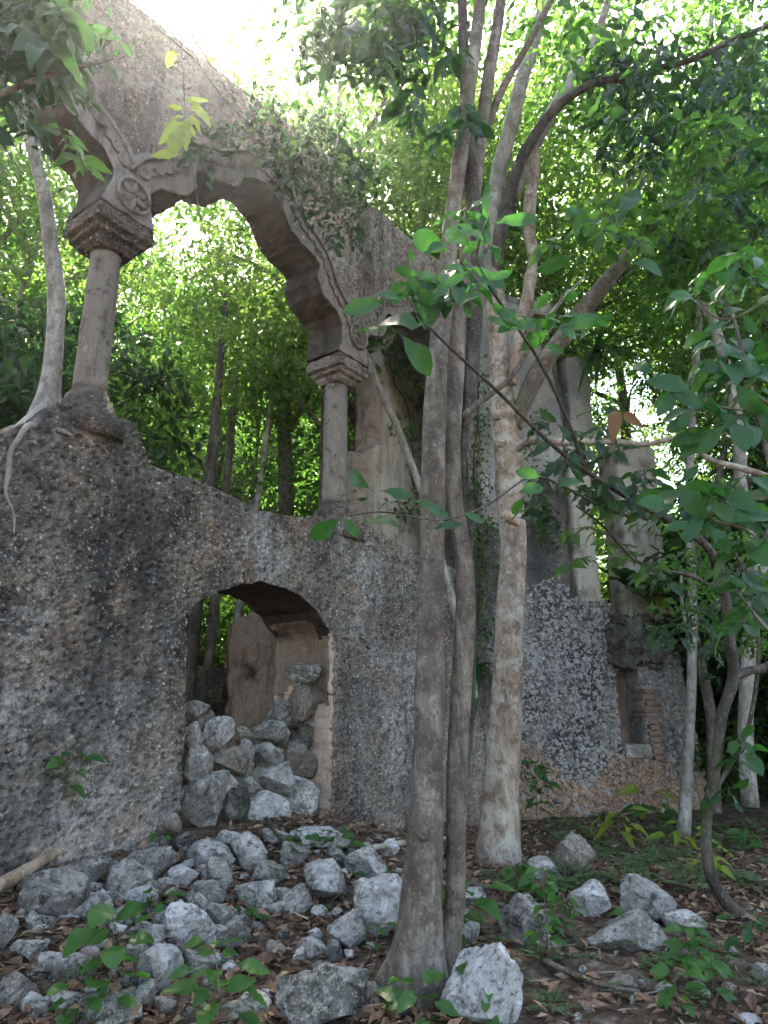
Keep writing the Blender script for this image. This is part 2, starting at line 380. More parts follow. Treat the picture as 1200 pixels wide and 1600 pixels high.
# ------------------------------------------------------------------ ground
def ground_z(X, Y):
    X = np.asarray(X, float); Y = np.asarray(Y, float)
    d = np.maximum(F1.dist(X, Y), -1.2); u = (X-F1.O[0])*F1.u[0]+(Y-F1.O[1])*F1.u[1]
    h = .30*sstep(7.2, 5.6, u)+.12*np.exp(-((u-5.2)/1.3)**2)
    z = h*np.exp(-(np.maximum(d, 0)/2.1)**2)
    z = z-.27*sstep(6.5, 9.5, Y)*sstep(0.2, 1.8, X)
    return z+.05*fbm(np.stack([X*.9, Y*.9, X*0], -1), 3, 5)*sstep(-1.5, -.5, d)
def build_ground():
    def ax(lo, hi, flo, fhi, h, H):
        a = np.arange(flo, fhi, h); g = [flo]; s = h
        while g[-1] > lo: s = min(s*1.22, H); g.append(g[-1]-s)
        k = [a[-1]]; s = h
        while k[-1] < hi: s = min(s*1.22, H); k.append(k[-1]+s)
        return np.r_[np.array(g[1:])[::-1], a, np.array(k[1:])]
    xs = ax(-150, 150, -4.5, 6.5, .035, 15); ys = ax(-60, 260, 2.6, 12.2, .035, 15)
    X, Y = np.meshgrid(xs, ys); Z = ground_z(X, Y)
    near = sstep(30, 14, np.hypot(X, Y))
    Z = Z+near*(.035*fbm(np.stack([X*4, Y*4, X*0], -1), 4, 9)+.012*fbm(np.stack([X*17, Y*17, X*0], -1), 2, 12))
    far = np.hypot(X, Y-10); Z = Z+(1-near)*1.2*fbm(np.stack([X*.05, Y*.05, X*0], -1), 2, 3)
    V = np.stack([X, Y, Z], -1).reshape(-1, 3); ny, nx = X.shape
    i = np.arange(ny-1)[:, None]*nx+np.arange(nx-1)[None]
    Fq = np.stack([i, i+1, i+nx+1, i+nx], -1).reshape(-1, 4)
    o = mk('ground', V, Fq, M['soil']); tag(o, kind='structure')
build_ground()
def ghit(px, py):
    r = ray(px, py); k = -CAMZ/r[2] if r[2] < -1 else 30/r[1]
    for _ in range(12):
        P = r*k; g = float(ground_z(P[0], P[1])); 
        if r[2] >= -1: break
        k = .5*k+.5*(g-CAMZ)/r[2]
    P = r*k; return np.array((P[0], P[1], float(ground_z(P[0], P[1]))))

# ------------------------------------------------------------------ masonry slabs cut by an outline
def rough_outline(pts, h=.12, amp=.02, seed=1, freq=4.0):
    pts = [np.array(p, float) for p in pts]; out = []
    for a, b in zip(pts, pts[1:]+pts[:1]):
        n = max(1, int(np.linalg.norm(b-a)/h)); out += [a+(b-a)*k/n for k in range(n)]
    P = np.array(out); q = np.c_[P, np.zeros(len(P))]*freq
    return P+amp*np.stack([fbm(q, 3, seed), fbm(q+31.7, 3, seed+5)], -1)
def inside(x, y, P):
    r = np.zeros(x.shape, bool); Q = np.roll(P, -1, 0)
    for (ax, ay), (bx, by) in zip(P, Q):
        if ay == by: continue
        m = (ay > y) != (by > y); r ^= m & (x < (bx-ax)*(y-ay)/(by-ay)+ax)
    return r
def snap(p, polys):
    best = np.full(len(p), 1e9); out = p.copy()
    for P in polys:
        Q = np.roll(P, -1, 0)
        for a, b in zip(P, Q):
            ab = b-a; l = ab@ab
            if l < 1e-12: continue
            t = np.clip(((p-a)@ab)/l, 0, 1); c = a+t[:, None]*ab; d = ((p-c)**2).sum(1); m = d < best
            out[m] = c[m]; best[m] = d[m]
    return out
def cut_grid(outline, holes, h, bbox=None):
    lo = outline.min(0); hi = outline.max(0)
    nx = int((hi[0]-lo[0])/h)+1; ny = int((hi[1]-lo[1])/h)+1
    xs = lo[0]+np.arange(nx+1)*h; ys = lo[1]+np.arange(ny+1)*h
    cx, cz = np.meshgrid(xs[:-1]+h/2, ys[:-1]+h/2); ok = inside(cx, cz, outline)
    for H in holes: ok &= ~inside(cx, cz, H)
    i = (np.arange(ny)[:, None]*(nx+1)+np.arange(nx)[None])[ok]
    q = np.stack([i, i+1, i+nx+2, i+nx+1], -1)
    used, inv = np.unique(q, return_inverse=True); q = inv.reshape(q.shape)
    P = np.stack([xs[used % (nx+1)], ys[used//(nx+1)]], -1)
    e = np.concatenate([q[:, [0, 1]], q[:, [1, 2]], q[:, [2, 3]], q[:, [3, 0]]])
    key = np.minimum(e[:, 0], e[:, 1])*len(P)+np.maximum(e[:, 0], e[:, 1])
    _, idx, cnt = np.unique(key, return_index=True, return_counts=True); be = e[idx[cnt == 1]]
    bv = np.unique(be); P[bv] = snap(P[bv], [outline]+holes)
    return P, q, be, bv
def slab(name, fr, outline, holes, T, h, disp, mat_front, parent, mat_side=None, side_amp=.02, steps=8, seed=3, back=True, label=None, zsplit=None, zone=None):
    """returns the front object; sides and back are joined into the same mesh, the sides may carry another material"""
    P, q, be, bv = cut_grid(outline, holes, h)
    d, tone = disp(P[:, 0], P[:, 1]) if disp else (np.zeros(len(P)), np.zeros(len(P)))
    V = [fr.arr(P[:, 0], P[:, 1], -d)]; Fs = [q]; tn = [tone]; n = len(P)
    # outward 2-D normals on the boundary
    e2 = P[be[:, 1]]-P[be[:, 0]]; nrm = np.stack([e2[:, 1], -e2[:, 0]], -1); nv = np.zeros_like(P)
    np.add.at(nv, be[:, 0], nrm); np.add.at(nv, be[:, 1], nrm); nv = nv[bv]; nv /= np.linalg.norm(nv, axis=1)[:, None]+1e-9
    idx = np.full(n, -1); idx[bv] = np.arange(len(bv)); prev = bv.copy(); mats = [np.where(zone(P[q].mean(1)), 2, 0) if zone else np.zeros(len(q), int)]
    dep = np.linspace(0, T, steps+1)[1:]
    for k, dd in enumerate(dep):
        p3 = np.c_[P[bv], np.full(len(bv), dd)]
        a = side_amp*(fbm(p3*5, 4, seed)+.5*fbm(p3*18, 2, seed+3))*(0.3 if k == len(dep)-1 else 1)
        Q = P[bv]+nv*a[:, None]
        cur = n+np.arange(len(bv)); V.append(fr.arr(Q[:, 0], Q[:, 1], np.full(len(bv), dd))); tn.append(np.full(len(bv), .5)); n += len(bv)
        a0, b0 = idx[be[:, 0]], idx[be[:, 1]]
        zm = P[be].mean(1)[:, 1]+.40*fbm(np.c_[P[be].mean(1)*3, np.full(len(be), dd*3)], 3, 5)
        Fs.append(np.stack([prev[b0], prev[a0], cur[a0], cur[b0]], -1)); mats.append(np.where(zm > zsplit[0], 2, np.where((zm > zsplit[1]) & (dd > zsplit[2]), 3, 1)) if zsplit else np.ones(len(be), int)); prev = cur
    if back:
        P2, q2, _, _ = cut_grid(outline, holes, max(h*3, .06)); V.append(fr.arr(P2[:, 0], P2[:, 1], np.full(len(P2), T)+.01*fbm(np.c_[P2, P2[:, 0]*0]*8, 3, seed)))
        Fs.append(q2[:, ::-1]+n); tn.append(np.full(len(P2), .5)); mats.append(np.zeros(len(q2), int)); n += len(P2)
    o = mk(name, np.concatenate(V), np.concatenate(Fs), mat_front, parent, True, {'tone': ('POINT', np.concatenate(tn))})
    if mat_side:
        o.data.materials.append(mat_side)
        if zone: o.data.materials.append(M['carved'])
        if zsplit: o.data.materials.append(M['arch_dark']); o.data.materials.append(M['stained'])  # near-black plaster above the springing, brown plaster deep in the upper jamb
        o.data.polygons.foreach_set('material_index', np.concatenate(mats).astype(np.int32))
    # crisp arris between front and sides
    if label: o['label'] = label
    return o
def disp_pitted(depth=.036, su=.085, sz=.066, rot=.25, seed=2, big=.03, share=.45, amp=1.0):
    def f(u, z):
        p = np.c_[u, z, np.zeros(len(u))]
        wu = u+.02*fbm(p*9, 2, seed+50); wz = z+.02*fbm(p*9+7, 2, seed+51)
        a = wu*math.cos(rot)+wz*math.sin(rot); b = -wu*math.sin(rot)+wz*math.cos(rot)
        f1, f2, hh = worley(a/su, b/sz, seed)
        reg = sstep(-.25, .35, fbm(p*1.1, 3, seed+9))
        pit = (1-sstep(.05, .30+.18*hh, f1))*(hh < share+.25*reg)
        g1, g2, gh = worley(a/(su*.62)+17, b/(sz*.5)+9, seed+4)
        chip = sstep(.02, .22, g2-g1)*(gh-.25)
        d = -depth*pit+.013*chip*amp+big*fbm(p*1.5, 4, seed+20)+.010*fbm(p*22, 3, seed+21)
        return d, np.clip(.5+.55*(gh-.5)*(g2-g1 > .06)-.18*pit, 0, 1)
    return f
def disp_chippy(seed=5, su=.085, sz=.07, amp=.05, big=.05):
    def f(u, z):
        p = np.c_[u, z, np.zeros(len(u))]
        wu = u+.05*fbm(p*7, 2, seed+50); wz = z+.05*fbm(p*7+7, 2, seed+51)
        f1, f2, hh = worley(wu/su, wz/sz, seed); g1, g2, gh = worley(wu/(su*.45)+3, wz/(sz*.42)+5, seed+4)
        low = sstep(3.6, 2.6, z+.7*fbm(p*.9, 3, seed+8))
        chip = sstep(.03, .3, f2-f1)*(hh-.1)
        d = low*(amp*chip-.02)+.014*sstep(.02, .25, g2-g1)*gh*(.4+low)+big*fbm(p*1.3, 4, seed+20)+.012*fbm(p*20, 3, seed+21)
        return d, np.clip(.4+low*(.55*hh*(f2-f1 > .09)-.22*(f2-f1 < .06))+.25*(gh-.5), 0, 1)
    return f

# ------------------------------------------------------------------ the arcaded ruin
ruin = thing('ruined_arcade', F1.to(4.2, 0.1), 'ruined dark rubble wall with a round-headed doorway and a Moorish arcade of two columns above', 'ruined wall')
topline = [(-1.6, 3.9), (1.6, 3.55), F1.px(0, 680), (2.45, 3.66), (2.62, 3.86), (2.80, 3.97), (3.35, 3.99), (3.46, 3.82), (3.60, 3.62), (4.0, 3.62), (4.35, 3.62), (4.9, 3.50), (5.5, 3.56), (6.0, 3.66), (6.2, 3.78), (6.95, 3.80), (7.12, 3.68), (7.7, 3.62), (8.3, 3.60), (9.3, 3.5), (9.55, 3.35), (10.32, 3.35)]
low_out = rough_outline([(-1.6, -.9), *topline, (10.32, -.9)], .10, .035, 3, 5)
door = rough_outline([(4.20, -.9), (4.19, 1.4), (4.13, 2.28), (4.22, 2.43), (4.46, 2.58), (4.75, 2.69), (5.1, 2.755), (5.45, 2.73), (5.7, 2.67), (5.95, 2.53), (6.15, 2.37), (6.25, 2.26), (6.26, 1.2), (6.25, -.9)], .05, .034, 8, 7)
# dense where the camera looks, in three lengths butted end to end
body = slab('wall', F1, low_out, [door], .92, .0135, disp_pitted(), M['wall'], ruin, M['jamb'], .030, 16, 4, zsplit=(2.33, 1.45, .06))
half = [(0, 6.0), (-.06, 6.2), (-.06, 6.38), (.04, 6.53), (.16, 6.56), (.36, 6.66), (.46, 6.83), (.42, 7.02), (.52, 7.10), (.78, 7.13), (1.02, 7.24), (1.10, 7.42), (1.22, 7.50), (1.44, 7.58)]
def arch(a, b):                          # profile from right springing b to left springing a
    k = (b-a)/2.88
    R = [(b-x*k, z) for x, z in half]; Lf = [(a+x*k, z) for x, z in half][::-1][1:]
    return R+Lf
up_out = rough_outline([(-1.6, 3.93), (-.62, 3.93)]+arch(-.62, 2.78)[::-1]+arch(3.36, 6.23)[::-1]+arch(6.88, 9.72)[::-1]+[(9.72, 3.36), (10.32, 3.36), (10.34, 6.5), (10.30, 9.05), (9.6, 8.95), (8.9, 8.9), (8.0, 8.8), (6.6, 8.66), (5, 8.75), (3.6, 8.52), (2.8, 8.40), (1.0, 8.6), (-1.6, 8.6)], .055, .030, 12, 7)
ARCHES = [np.array(arch(a_, b_)) for a_, b_ in ((-.62, 2.78), (3.36, 6.23), (6.88, 9.72))]
def arch_dist(P):                        # distance to the nearest arch edge
    d = np.full(len(P), 9.0)
    for A in ARCHES:
        for p, q in zip(A[:-1], A[1:]):
            ab = q-p; t = np.clip(((P-p)@ab)/max(ab@ab, 1e-9), 0, 1); d = np.minimum(d, np.linalg.norm(P-p-t[:, None]*ab, axis=1))
    return d
pit_up = disp_pitted(.022, .06, .07, .9, 7, .018, .4)
def disp_up(u, z):                       # a smooth plastered band borders the arches, rubble above it
    d, tone = pit_up(u, z); p = np.c_[u, z, u*0]; k = sstep(.33, .37, arch_dist(np.c_[u, z])+.02*fbm(p*4, 2, 3))
    return k*d+(1-k)*(.012+.012*fbm(p*3, 3, 5)+.004*fbm(p*25, 2, 6)), k*tone+(1-k)*.5
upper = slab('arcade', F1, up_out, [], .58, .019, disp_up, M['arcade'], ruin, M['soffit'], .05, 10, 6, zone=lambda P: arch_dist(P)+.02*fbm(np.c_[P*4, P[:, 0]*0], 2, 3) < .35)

def lathe(fr, uc, dc, prof, seg=28, rough=.0, seed=1):
    n = len(prof); th = np.arange(seg)*2*np.pi/seg; V = []
    for r, z in prof: V.append(np.stack([r*np.cos(th), r*np.sin(th), np.full(seg, z)], -1))
    V = np.array(V)
    if rough: V[..., :2] *= (1+rough*fbm(V*7, 3, seed))[..., None]
    c = fr.to(uc, 0, dc); V = V.reshape(-1, 3)+c
    i = np.arange(n-1)[:, None]*seg; j = np.arange(seg)[None]; j2 = (j+1) % seg
    Fq = np.stack([i+j, i+j2, i+seg+j2, i+seg+j], -1).reshape(-1, 4)
    V = np.vstack([V, V[:seg].mean(0), V[-seg:].mean(0)]); e = len(V)-2; j = np.arange(seg)
    return V, [np.vstack([np.stack([(j+1) % seg, j, np.full(seg, e)], -1), np.stack([(n-1)*seg+j, (n-1)*seg+(j+1) % seg, np.full(seg, e+1)], -1)]), Fq]
def square_stack(fr, uc, dc, prof, cut=.012, n=9, seed=1, amp=.008):
    """square mouldings: prof = [(half side, z)...] bottom to top, edges subdivided and worn"""
    V = []; m = 4*n
    for hs, z in prof:
        c = [(-1, -1), (1, -1), (1, 1), (-1, 1)]; ring = []
        for a, b in zip(c, c[1:]+c[:1]):
            for k in range(n): ring.append(((a[0]+(b[0]-a[0])*k/n)*hs, (a[1]+(b[1]-a[1])*k/n)*hs))
        V.append([(x, y, z) for x, y in ring])
    V = np.array(V); q = V*9; V = V+amp*np.stack([fbm(q, 3, seed), fbm(q+9, 3, seed), .7*fbm(q+19, 3, seed)], -1)
    P = V.reshape(-1, 3); W = fr.arr(uc+P[:, 0], P[:, 2], dc+P[:, 1]); k = len(prof)
    i = np.arange(k-1)[:, None]*m; j = np.arange(m)[None]; j2 = (j+1) % m
    Fq = np.stack([i+j, i+j2, i+m+j2, i+m+j], -1).reshape(-1, 4)
    W = np.vstack([W, W[:m].mean(0), W[-m:].mean(0)]); e = len(W)-2; j = np.arange(m)
    return W, [np.vstack([np.stack([(j+1) % m, j, np.full(m, e)], -1), np.stack([(k-1)*m+j, (k-1)*m+(j+1) % m, np.full(m, e+1)], -1)]), Fq]
def column(uc, zb, lab, seed, rs):
    zs = np.linspace(zb+.14, 5.69, 26)
    sh = [(rs*(1.0-.06*(z-zb)/1.7), z) for z in zs]
    o = mk('column', *lathe(F1, uc, .29, sh, 36, .025, seed), M['column'], ruin); o['label'] = lab
    o2 = mk('capital', *square_stack(F1, uc, .285, [(.165, 5.66), (.20, 5.70), (.205, 5.745), (.25, 5.765), (.255, 5.81), (.30, 5.83), (.305, 5.90), (.29, 5.92), (.285, 5.985)], seed=seed, n=16, amp=.017), M['arcade'], o, smooth=False)
    b = [(.40, zb-.36), (.37, zb-.22), (.31, zb-.12), (.25, zb-.05), (.235, zb+.02), (.205, zb+.05), (.185, zb+.10), (rs, zb+.15)]
    mk('base', *lathe(F1, uc, .29, b, 30, .20, seed+3), M['wall'], o)
column(3.07, 4.10, 'brownish column with square moulded capital beside the pale tree', 5, .147)
column(6.56, 3.86, 'paler grey column with square moulded capital behind the leafy twigs', 9, .165)
column(-.33, 4.0, 'column out past the edge of the wall', 10, .158)
def tube_uv(pts, r, d=-.004, n=None, sides=6):
    return tube([F1.to(u, z, d) for u, z in pts], r, sides, n or len(pts)*3, .06, 2, 20)
for uc, zc, lab in ((3.09, 6.21, 'carved wheel rosette over the brownish column'), (6.62, 6.36, 'carved wheel rosette over the paler column')):
    r = .17; m = MB(); th = np.linspace(0, 2*np.pi, 37)
    m.add(*tube_uv([(uc+r*math.cos(a), zc+r*math.sin(a)) for a in th], .019, -.048))
    ro = m.mk('rosette', M['carved'], ruin); ro['label'] = lab
    for k in range(6):
        a = math.pi/6+k*math.pi/3; ca, sa = math.cos(a), math.sin(a); t = np.linspace(.10, .92, 9); w = .030*np.sin(np.pi*np.linspace(0, 1, 9))**.8
        top = [F1.to(uc+r*tt*ca, zc+r*tt*sa, -.075 if 0 < i < 8 else -.050) for i, tt in enumerate(t)]
        l = [F1.to(uc+r*tt*ca-ww*sa, zc+r*tt*sa+ww*ca, -.038) for tt, ww in zip(t, w)]; rr = [F1.to(uc+r*tt*ca+ww*sa, zc+r*tt*sa-ww*ca, -.038) for tt, ww in zip(t, w)]
        V = np.array(top+l+rr); i = np.arange(8); Fq = np.vstack([np.stack([i, i+1, 9+i+1, 9+i], -1), np.stack([i+1, i, 18+i, 18+i+1], -1)])
        mk('petal', V, Fq, M['carved'], ro)
def band(ua, ub, off, lab):
    """string moulding and a row of scallops that follow the arch at a distance"""
    prof = arch(ua, ub)[::-1]; P = np.array(prof); c = np.array(((ua+ub)/2, 6.2))
    T = np.gradient(P, axis=0); T /= np.linalg.norm(T, axis=1)[:, None]+1e-9; nn = np.stack([-T[:, 1], T[:, 0]], -1)
    S = spline(np.c_[P, P[:, 0]*0], 120)[:, :2]; ker = np.ones(15)/15
    Sm = np.stack([np.convolve(np.pad(S[:, k], 7, 'edge'), ker, 'valid') for k in (0, 1)], -1)
    T = np.gradient(Sm, axis=0); T /= np.linalg.norm(T, axis=1)[:, None]+1e-9; nn = np.stack([-T[:, 1], T[:, 0]], -1)
    A = Sm+nn*off; keep = A[:, 1] > 6.42; A = A[keep]; B = (Sm+nn*(off-.085))[keep]
    m = MB(); m.add(*tube_uv([tuple(p) for p in A[::3]], .021, -.034)); o = m.mk('string_moulding', M['carved'], ruin); o['label'] = lab
    sl = np.r_[0, np.cumsum(np.linalg.norm(np.diff(B, axis=0), axis=1))]; nsc = int(sl[-1]/.135)
    Tn = T[keep]; Nn = nn[keep]
    for k in range(nsc):
        s = np.searchsorted(sl, (k+.5)*.135); s = min(s, len(B)-1); q = MB()
        pts = [tuple(B[s]+Tn[s]*.066*math.cos(a)-Nn[s]*.075*math.sin(a)) for a in np.linspace(.15, math.pi-.15, 8)]
        q.add(*tube_uv(pts, .015, -.030, 12, 5)); q.mk('scallop', M['carved'], o)
band(-.62, 2.78, .34, 'raised string moulding with scallops round the first arch')
band(3.36, 6.23, .34, 'raised string moulding with scallops round the middle arch')
band(6.88, 9.72, .34, 'raised string moulding with scallops round the third arch')

# small angular stone chips bedded in the wall face
def chip_mesh(rng, n=1):
    V, Fc = ICO[1]; V = V*(1+.35*rng.normal(size=(len(V), 1))*.6); return V, Fc
def scatter_chips(fr, pts, size, parent, name, mat_, seed, flat=.55, stuff=True):
    rng = np.random.default_rng(seed); m = MB(); base = [chip_mesh(rng) for _ in range(12)]
    for (u, z, d) in pts:
        V, Fc = base[rng.integers(12)]; s = size*rng.uniform(.55, 1.35); a = rng.uniform(0, np.pi)
        sc = np.array((s*rng.uniform(.8, 1.5), s*rng.uniform(.45, .8), s*flat)); W = V*sc
        u2 = W[:, 0]*math.cos(a)-W[:, 1]*math.sin(a); z2 = W[:, 0]*math.sin(a)+W[:, 1]*math.cos(a)
        m.add(fr.arr(u+u2, z+z2, d-W[:, 2]), Fc, rng.uniform(.1, 1)**1.4)
    o = m.mk(name, mat_, parent, smooth=False); o['kind'] = 'stuff'; return o
rng = np.random.default_rng(11)
def pick(fr, outline, holes, n, u0, u1, z0, z1, dens=None):
    u = rng.uniform(u0, u1, n); z = rng.uniform(z0, z1, n); ok = inside(u, z, outline)
    for H in holes: ok &= ~inside(u, z, H)
    if dens is not None: ok &= rng.uniform(0, 1, n) < dens(u, z)
    return u[ok], z[ok]
dl = disp_pitted()
u, z = pick(F1, low_out, [door], 11000, 2.0, 8.6, -.3, 4.0, lambda u, z: .25+.75*sstep(-.2, .4, fbm(np.c_[u*1.2, z*1.2, u*0], 3, 77)))
dd, _ = dl(u, z); scatter_chips(F1, zip(u, z, -dd), .017, ruin, 'stone_chips', M['wall'], 4)
du = disp_pitted(.022, .06, .07, .9, 7, .018, .4)
u, z = pick(F1, up_out, [], 9000, 1.2, 10.2, 6.0, 9.0)
ok = z > 7.0+.0*u; dd, _ = du(u, z); scatter_chips(F1, [(a, b, -c) for a, b, c, k in zip(u, z, dd, ok) if k], .019, ruin, 'stone_chips', M['arcade'], 5)

# ------------------------------------------------------------------ the right-hand ruin
side = thing('ruined_side_wall', F2.to(2.0, -.3), 'crumbling rubble wall of pale stone chips with a small dark niche, right of the trees', 'ruined wall')
P2 = lambda x, y, d=0: F2.px(x, y, d)
o2 = [(-.05, -1.0), (-.05, 9.0), (.5, 9.1), P2(828, 470), P2(845, 520), P2(868, 545), P2(880, 640), P2(884, 760), P2(890, 935), P2(945, 940), P2(965, 962), P2(1010, 968), P2(1040, 985), P2(1062, 1010), P2(1075, 1100), P2(1095, 1180), P2(1110, 1290), (4.6, -1.0)]
side_out = rough_outline(o2, .1, .06, 21, 4)
niche = rough_outline([P2(968, 1180), P2(966, 1120), P2(960, 1060), P2(968, 1040), P2(1000, 1046), P2(1004, 1075), P2(1006, 1130), P2(1012, 1180)], .06, .02, 22, 8)
ds = disp_chippy()
slab('wall', F2, side_out, [niche], .85, .02, ds, M['side'], side, M['side'], .04, 7, 14)
M['chip'] = plaster_mat('pale_chip_stone', (.33, .315, .295), (.11, .10, .092), (.56, .54, .51), 9)
# niche back, lintel stone, sill stone, brick courses of the jamb
def box_stone(fr, u0, u1, z0, z1, d0, d1, m, parent, name, seed, amp=.012, sub=4, label=None):
    a = np.linspace(-1, 1, sub+1); V = []; Fs = []; n = 0
    for ax in range(3):
        for s in (-1, 1):
            A, B = np.meshgrid(a, a); C = np.full_like(A, s); p = [None]*3; p[ax] = C; p[(ax+1) % 3] = A; p[(ax+2) % 3] = B
            p = np.stack(p, -1).reshape(-1, 3); i = (np.arange(sub)[:, None]*(sub+1)+np.arange(sub)[None]).ravel()
            f = np.stack([i, i+1, i+sub+2, i+sub+1], -1); V.append(p); Fs.append((f if s > 0 else f[:, ::-1])+n); n += len(p)
    V = np.concatenate(V); hs = np.array(((u1-u0)/2, (z1-z0)/2, (d1-d0)/2)); c = np.array(((u0+u1)/2, (z0+z1)/2, (d0+d1)/2))
    # round the corners, then wear them
    r = np.linalg.norm(V, axis=1)[:, None]; V = V*(1-.10*np.clip(r-1.05, 0, 1)); W = V*hs; q = (W+c)*8
    W = W+amp*np.stack([fbm(q, 3, seed), fbm(q+11, 3, seed+1), fbm(q+23, 3, seed+2)], -1)+c
    o = mk(name, fr.arr(W[:, 0], W[:, 1], W[:, 2]), np.concatenate(Fs), m, parent)
    if label: o['label'] = label
    return o
nu0, nz0 = P2(955, 1200); nu1, nz1 = P2(1030, 1035)
box_stone(F2, nu0-.15, nu1+.2, nz0-.1, nz1+.2, .42, .6, M['brick'], side, 'niche_back', 31, .05, 14)
zc, uc = P2(985, 1045)[1], P2(985, 1045)[0]
o_ = box_stone(F2, P2(948, 990)[0], P2(1022, 990)[0], P2(985, 1042)[1], P2(985, 962)[1], -.16, .3, M['block'], side, 'lintel_block', 32, .13, 22, 'bulging grey mortar block above the niche')
box_stone(F2, P2(973, 1180)[0], P2(1014, 1180)[0], P2(990, 1184)[1], P2(990, 1163)[1], -.10, .3, M['rock'], side, 'sill_stone', 33, .02, 6, 'flat grey slab in the foot of the niche')
for k, y in enumerate(np.arange(1076, 1186, 9.5)):
    ua, za = P2(1000+k*1.6+random.Random(k).uniform(-3, 3), y); ub = P2(1021+k*1.6+random.Random(k+50).uniform(-4, 4), y)[0]; zb = P2(1000, y+7.5)[1]
    box_stone(F2, ua, ub, zb, za, -.075-.02*random.Random(k).random(), .3, M['brick'], side, 'brick', 40+k, .012, 3)
# pale plastered piers that still stand on the wall
def pier(name, x0, x1, y0, y1, d0, d1, seed, label, m):
    ua, zt = P2(x0, y0, d0); ub, zb = P2(x1, y1, d0)
    out = rough_outline([(ua, zb), (ua+.02, (zb+zt)/2), (ua, zt), ((ua+ub)/2, zt+.08), (ub, zt-.05), (ub-.03, (zb+zt)/2), (ub, zb)], .08, .025, seed, 6)
    fr = Frame(F2.O-d0*F2.n[:2], F2.u, F2.n)
    def dp(u, z):
        p = np.c_[u, z, u*0]; return .015*fbm(p*4, 4, seed)+.006*fbm(p*25, 2, seed), np.full(len(u), .5)
    return slab(name, fr, out, [], d1-d0, .03, dp, m, side, m, .03, 5, seed, label=label)
pier('pier', 886, 940, 690, 940, -.04, .5, 51, 'slim pale plastered pier nearest the trees', M['pale_plaster'])
pier('pier', 962, 1052, 690, 975, .03, .62, 52, 'wide pale plastered pier behind the leafy twigs', M['pale_plaster'])
pier('pilaster', 884, 930, 560, 688, .10, .5, 53, 'upper stub of plaster hung with strappy leaves', M['grey_render'])
box_stone(F2, P2(826, 480)[0], P2(860, 480)[0], P2(840, 500)[1], P2(840, 478)[1], -.2, .3, M['pale_plaster'], side, 'corner_slab', 34, .02, 6, 'pale slab sticking out at the broken top corner')
pp = rough_outline([P2(x, y, -.06) for x, y in ((725, 470), (790, 470), (830, 482), (846, 540), (866, 590), (878, 660), (880, 720), (866, 770), (850, 735), (826, 790), (800, 760), (780, 830), (735, 800))], .08, .05, 37, 6)
slab('plaster_patch', Frame(F2.O+.06*F2.n, F2.u, F2.n), pp, [], .08, .03, lambda u, z: (.02*fbm(np.c_[u*5, z*5, u*0], 4, 3), np.full(len(u), .5)), M['grey_render'], side, M['grey_render'], .02, 2, 38, label='pale surviving patch of plaster on the upper wall')
# the stones of the wall face: the largest ones singly, the rest as one mass
us, zs = pick(F2, side_out, [niche], 9000, .2, 4.6, -.4, 3.9, lambda u, z: sstep(3.7, 2.3, z+.8*fbm(np.c_[u*.9, z*.9, u*0], 3, 13)))
dd, _ = ds(us, zs)
order = list(zip(us, zs, -dd))
r2 = np.random.default_rng(4); chips = [mesh_from('stone', *(lambda V, Fc: (V*np.array((1.25, .8, .6)), Fc))(*chip_mesh(r2)), M['chip'] if _ % 4 else M['rock'], False) for _ in range(8)]
Lo = origin(side)
for k in range(260):
    u_, z_, d_ = order[k]; s = r2.uniform(.030, .058)
    P = F2.to(u_, z_, d_); ax = Matrix(((F2.u[0], 0, F2.n[0]), (F2.u[1], 0, F2.n[1]), (0, 1, 0)))
    m4 = Matrix.Translation(Vector(P-Lo)) @ ax.to_4x4() @ Matrix.Rotation(r2.uniform(0, 6.3), 4, 'Z') @ Matrix.Scale(s, 4)
    link('stone', chips[k % 8], side, mat4=m4)
M['chip_tan'] = plaster_mat('tan_chip_stone', (.38, .25, .175), (.14, .095, .07), (.50, .40, .32), 9)
rest = order[260:5600]; lowz = [c for c in rest if c[1] < .55+.35*math.sin(c[0]*3)]; hiz = [c for c in rest if c[1] >= .55+.35*math.sin(c[0]*3)]
scatter_chips(F2, hiz, .031, side, 'stone_chips', M['chip'], 6, .6); scatter_chips(F2, lowz, .034, side, 'stone_chips', M['chip_tan'], 7, .6)

# ------------------------------------------------------------------ what stands behind the doorway and the arches
def free_slab(name, label, cat, x0, x1, ytop, d0, thick, zbot, m, seed, lean=0.0, tops=None, amp=.02, hh=.03):
    ua, zt = F1.px(x0, ytop, d0); ub, _ = F1.px(x1, ytop, d0); fr = Frame(F1.O-d0*F1.n, F1.u, F1.n)
    tp = tops or [(ua, zt-.06), ((ua+ub)/2, zt+.03), (ub, zt)]
    out = rough_outline([(ua-lean, zbot), *tp, (ub+lean, zbot)], .08, amp, seed, 5)
    t_ = thing(name, fr.to((ua+ub)/2, zbot), label, cat)
    def dp(u, z):
        p = np.c_[u, z, u*0]; return .03*fbm(p*3, 4, seed)+.008*fbm(p*22, 3, seed), np.clip(.5+.3*fbm(p*8, 2, seed), 0, 1)
    slab('wall', fr, out, [], thick, hh, dp, m, t_, m, .03, 6, seed); return t_
pc = F1.to(*F1.px(402, 1100, 2.3), 2.3); frP = Frame((pc[0], pc[1]), (.955, .297), (.297, -.955))
pil = thing('plastered_pillar', (pc[0], pc[1], -.1), 'tan stained plaster pillar standing inside beyond the doorway', 'pillar')
pw = [frP.px(x, y) for x, y in ((356, 1160), (358, 1060), (359, 1000), (362, 978), (376, 964), (396, 958), (420, 957), (452, 962), (454, 1160))]
pw = [(pw[0][0], -.1)]+pw[1:-1]+[(pw[-1][0], -.1)]
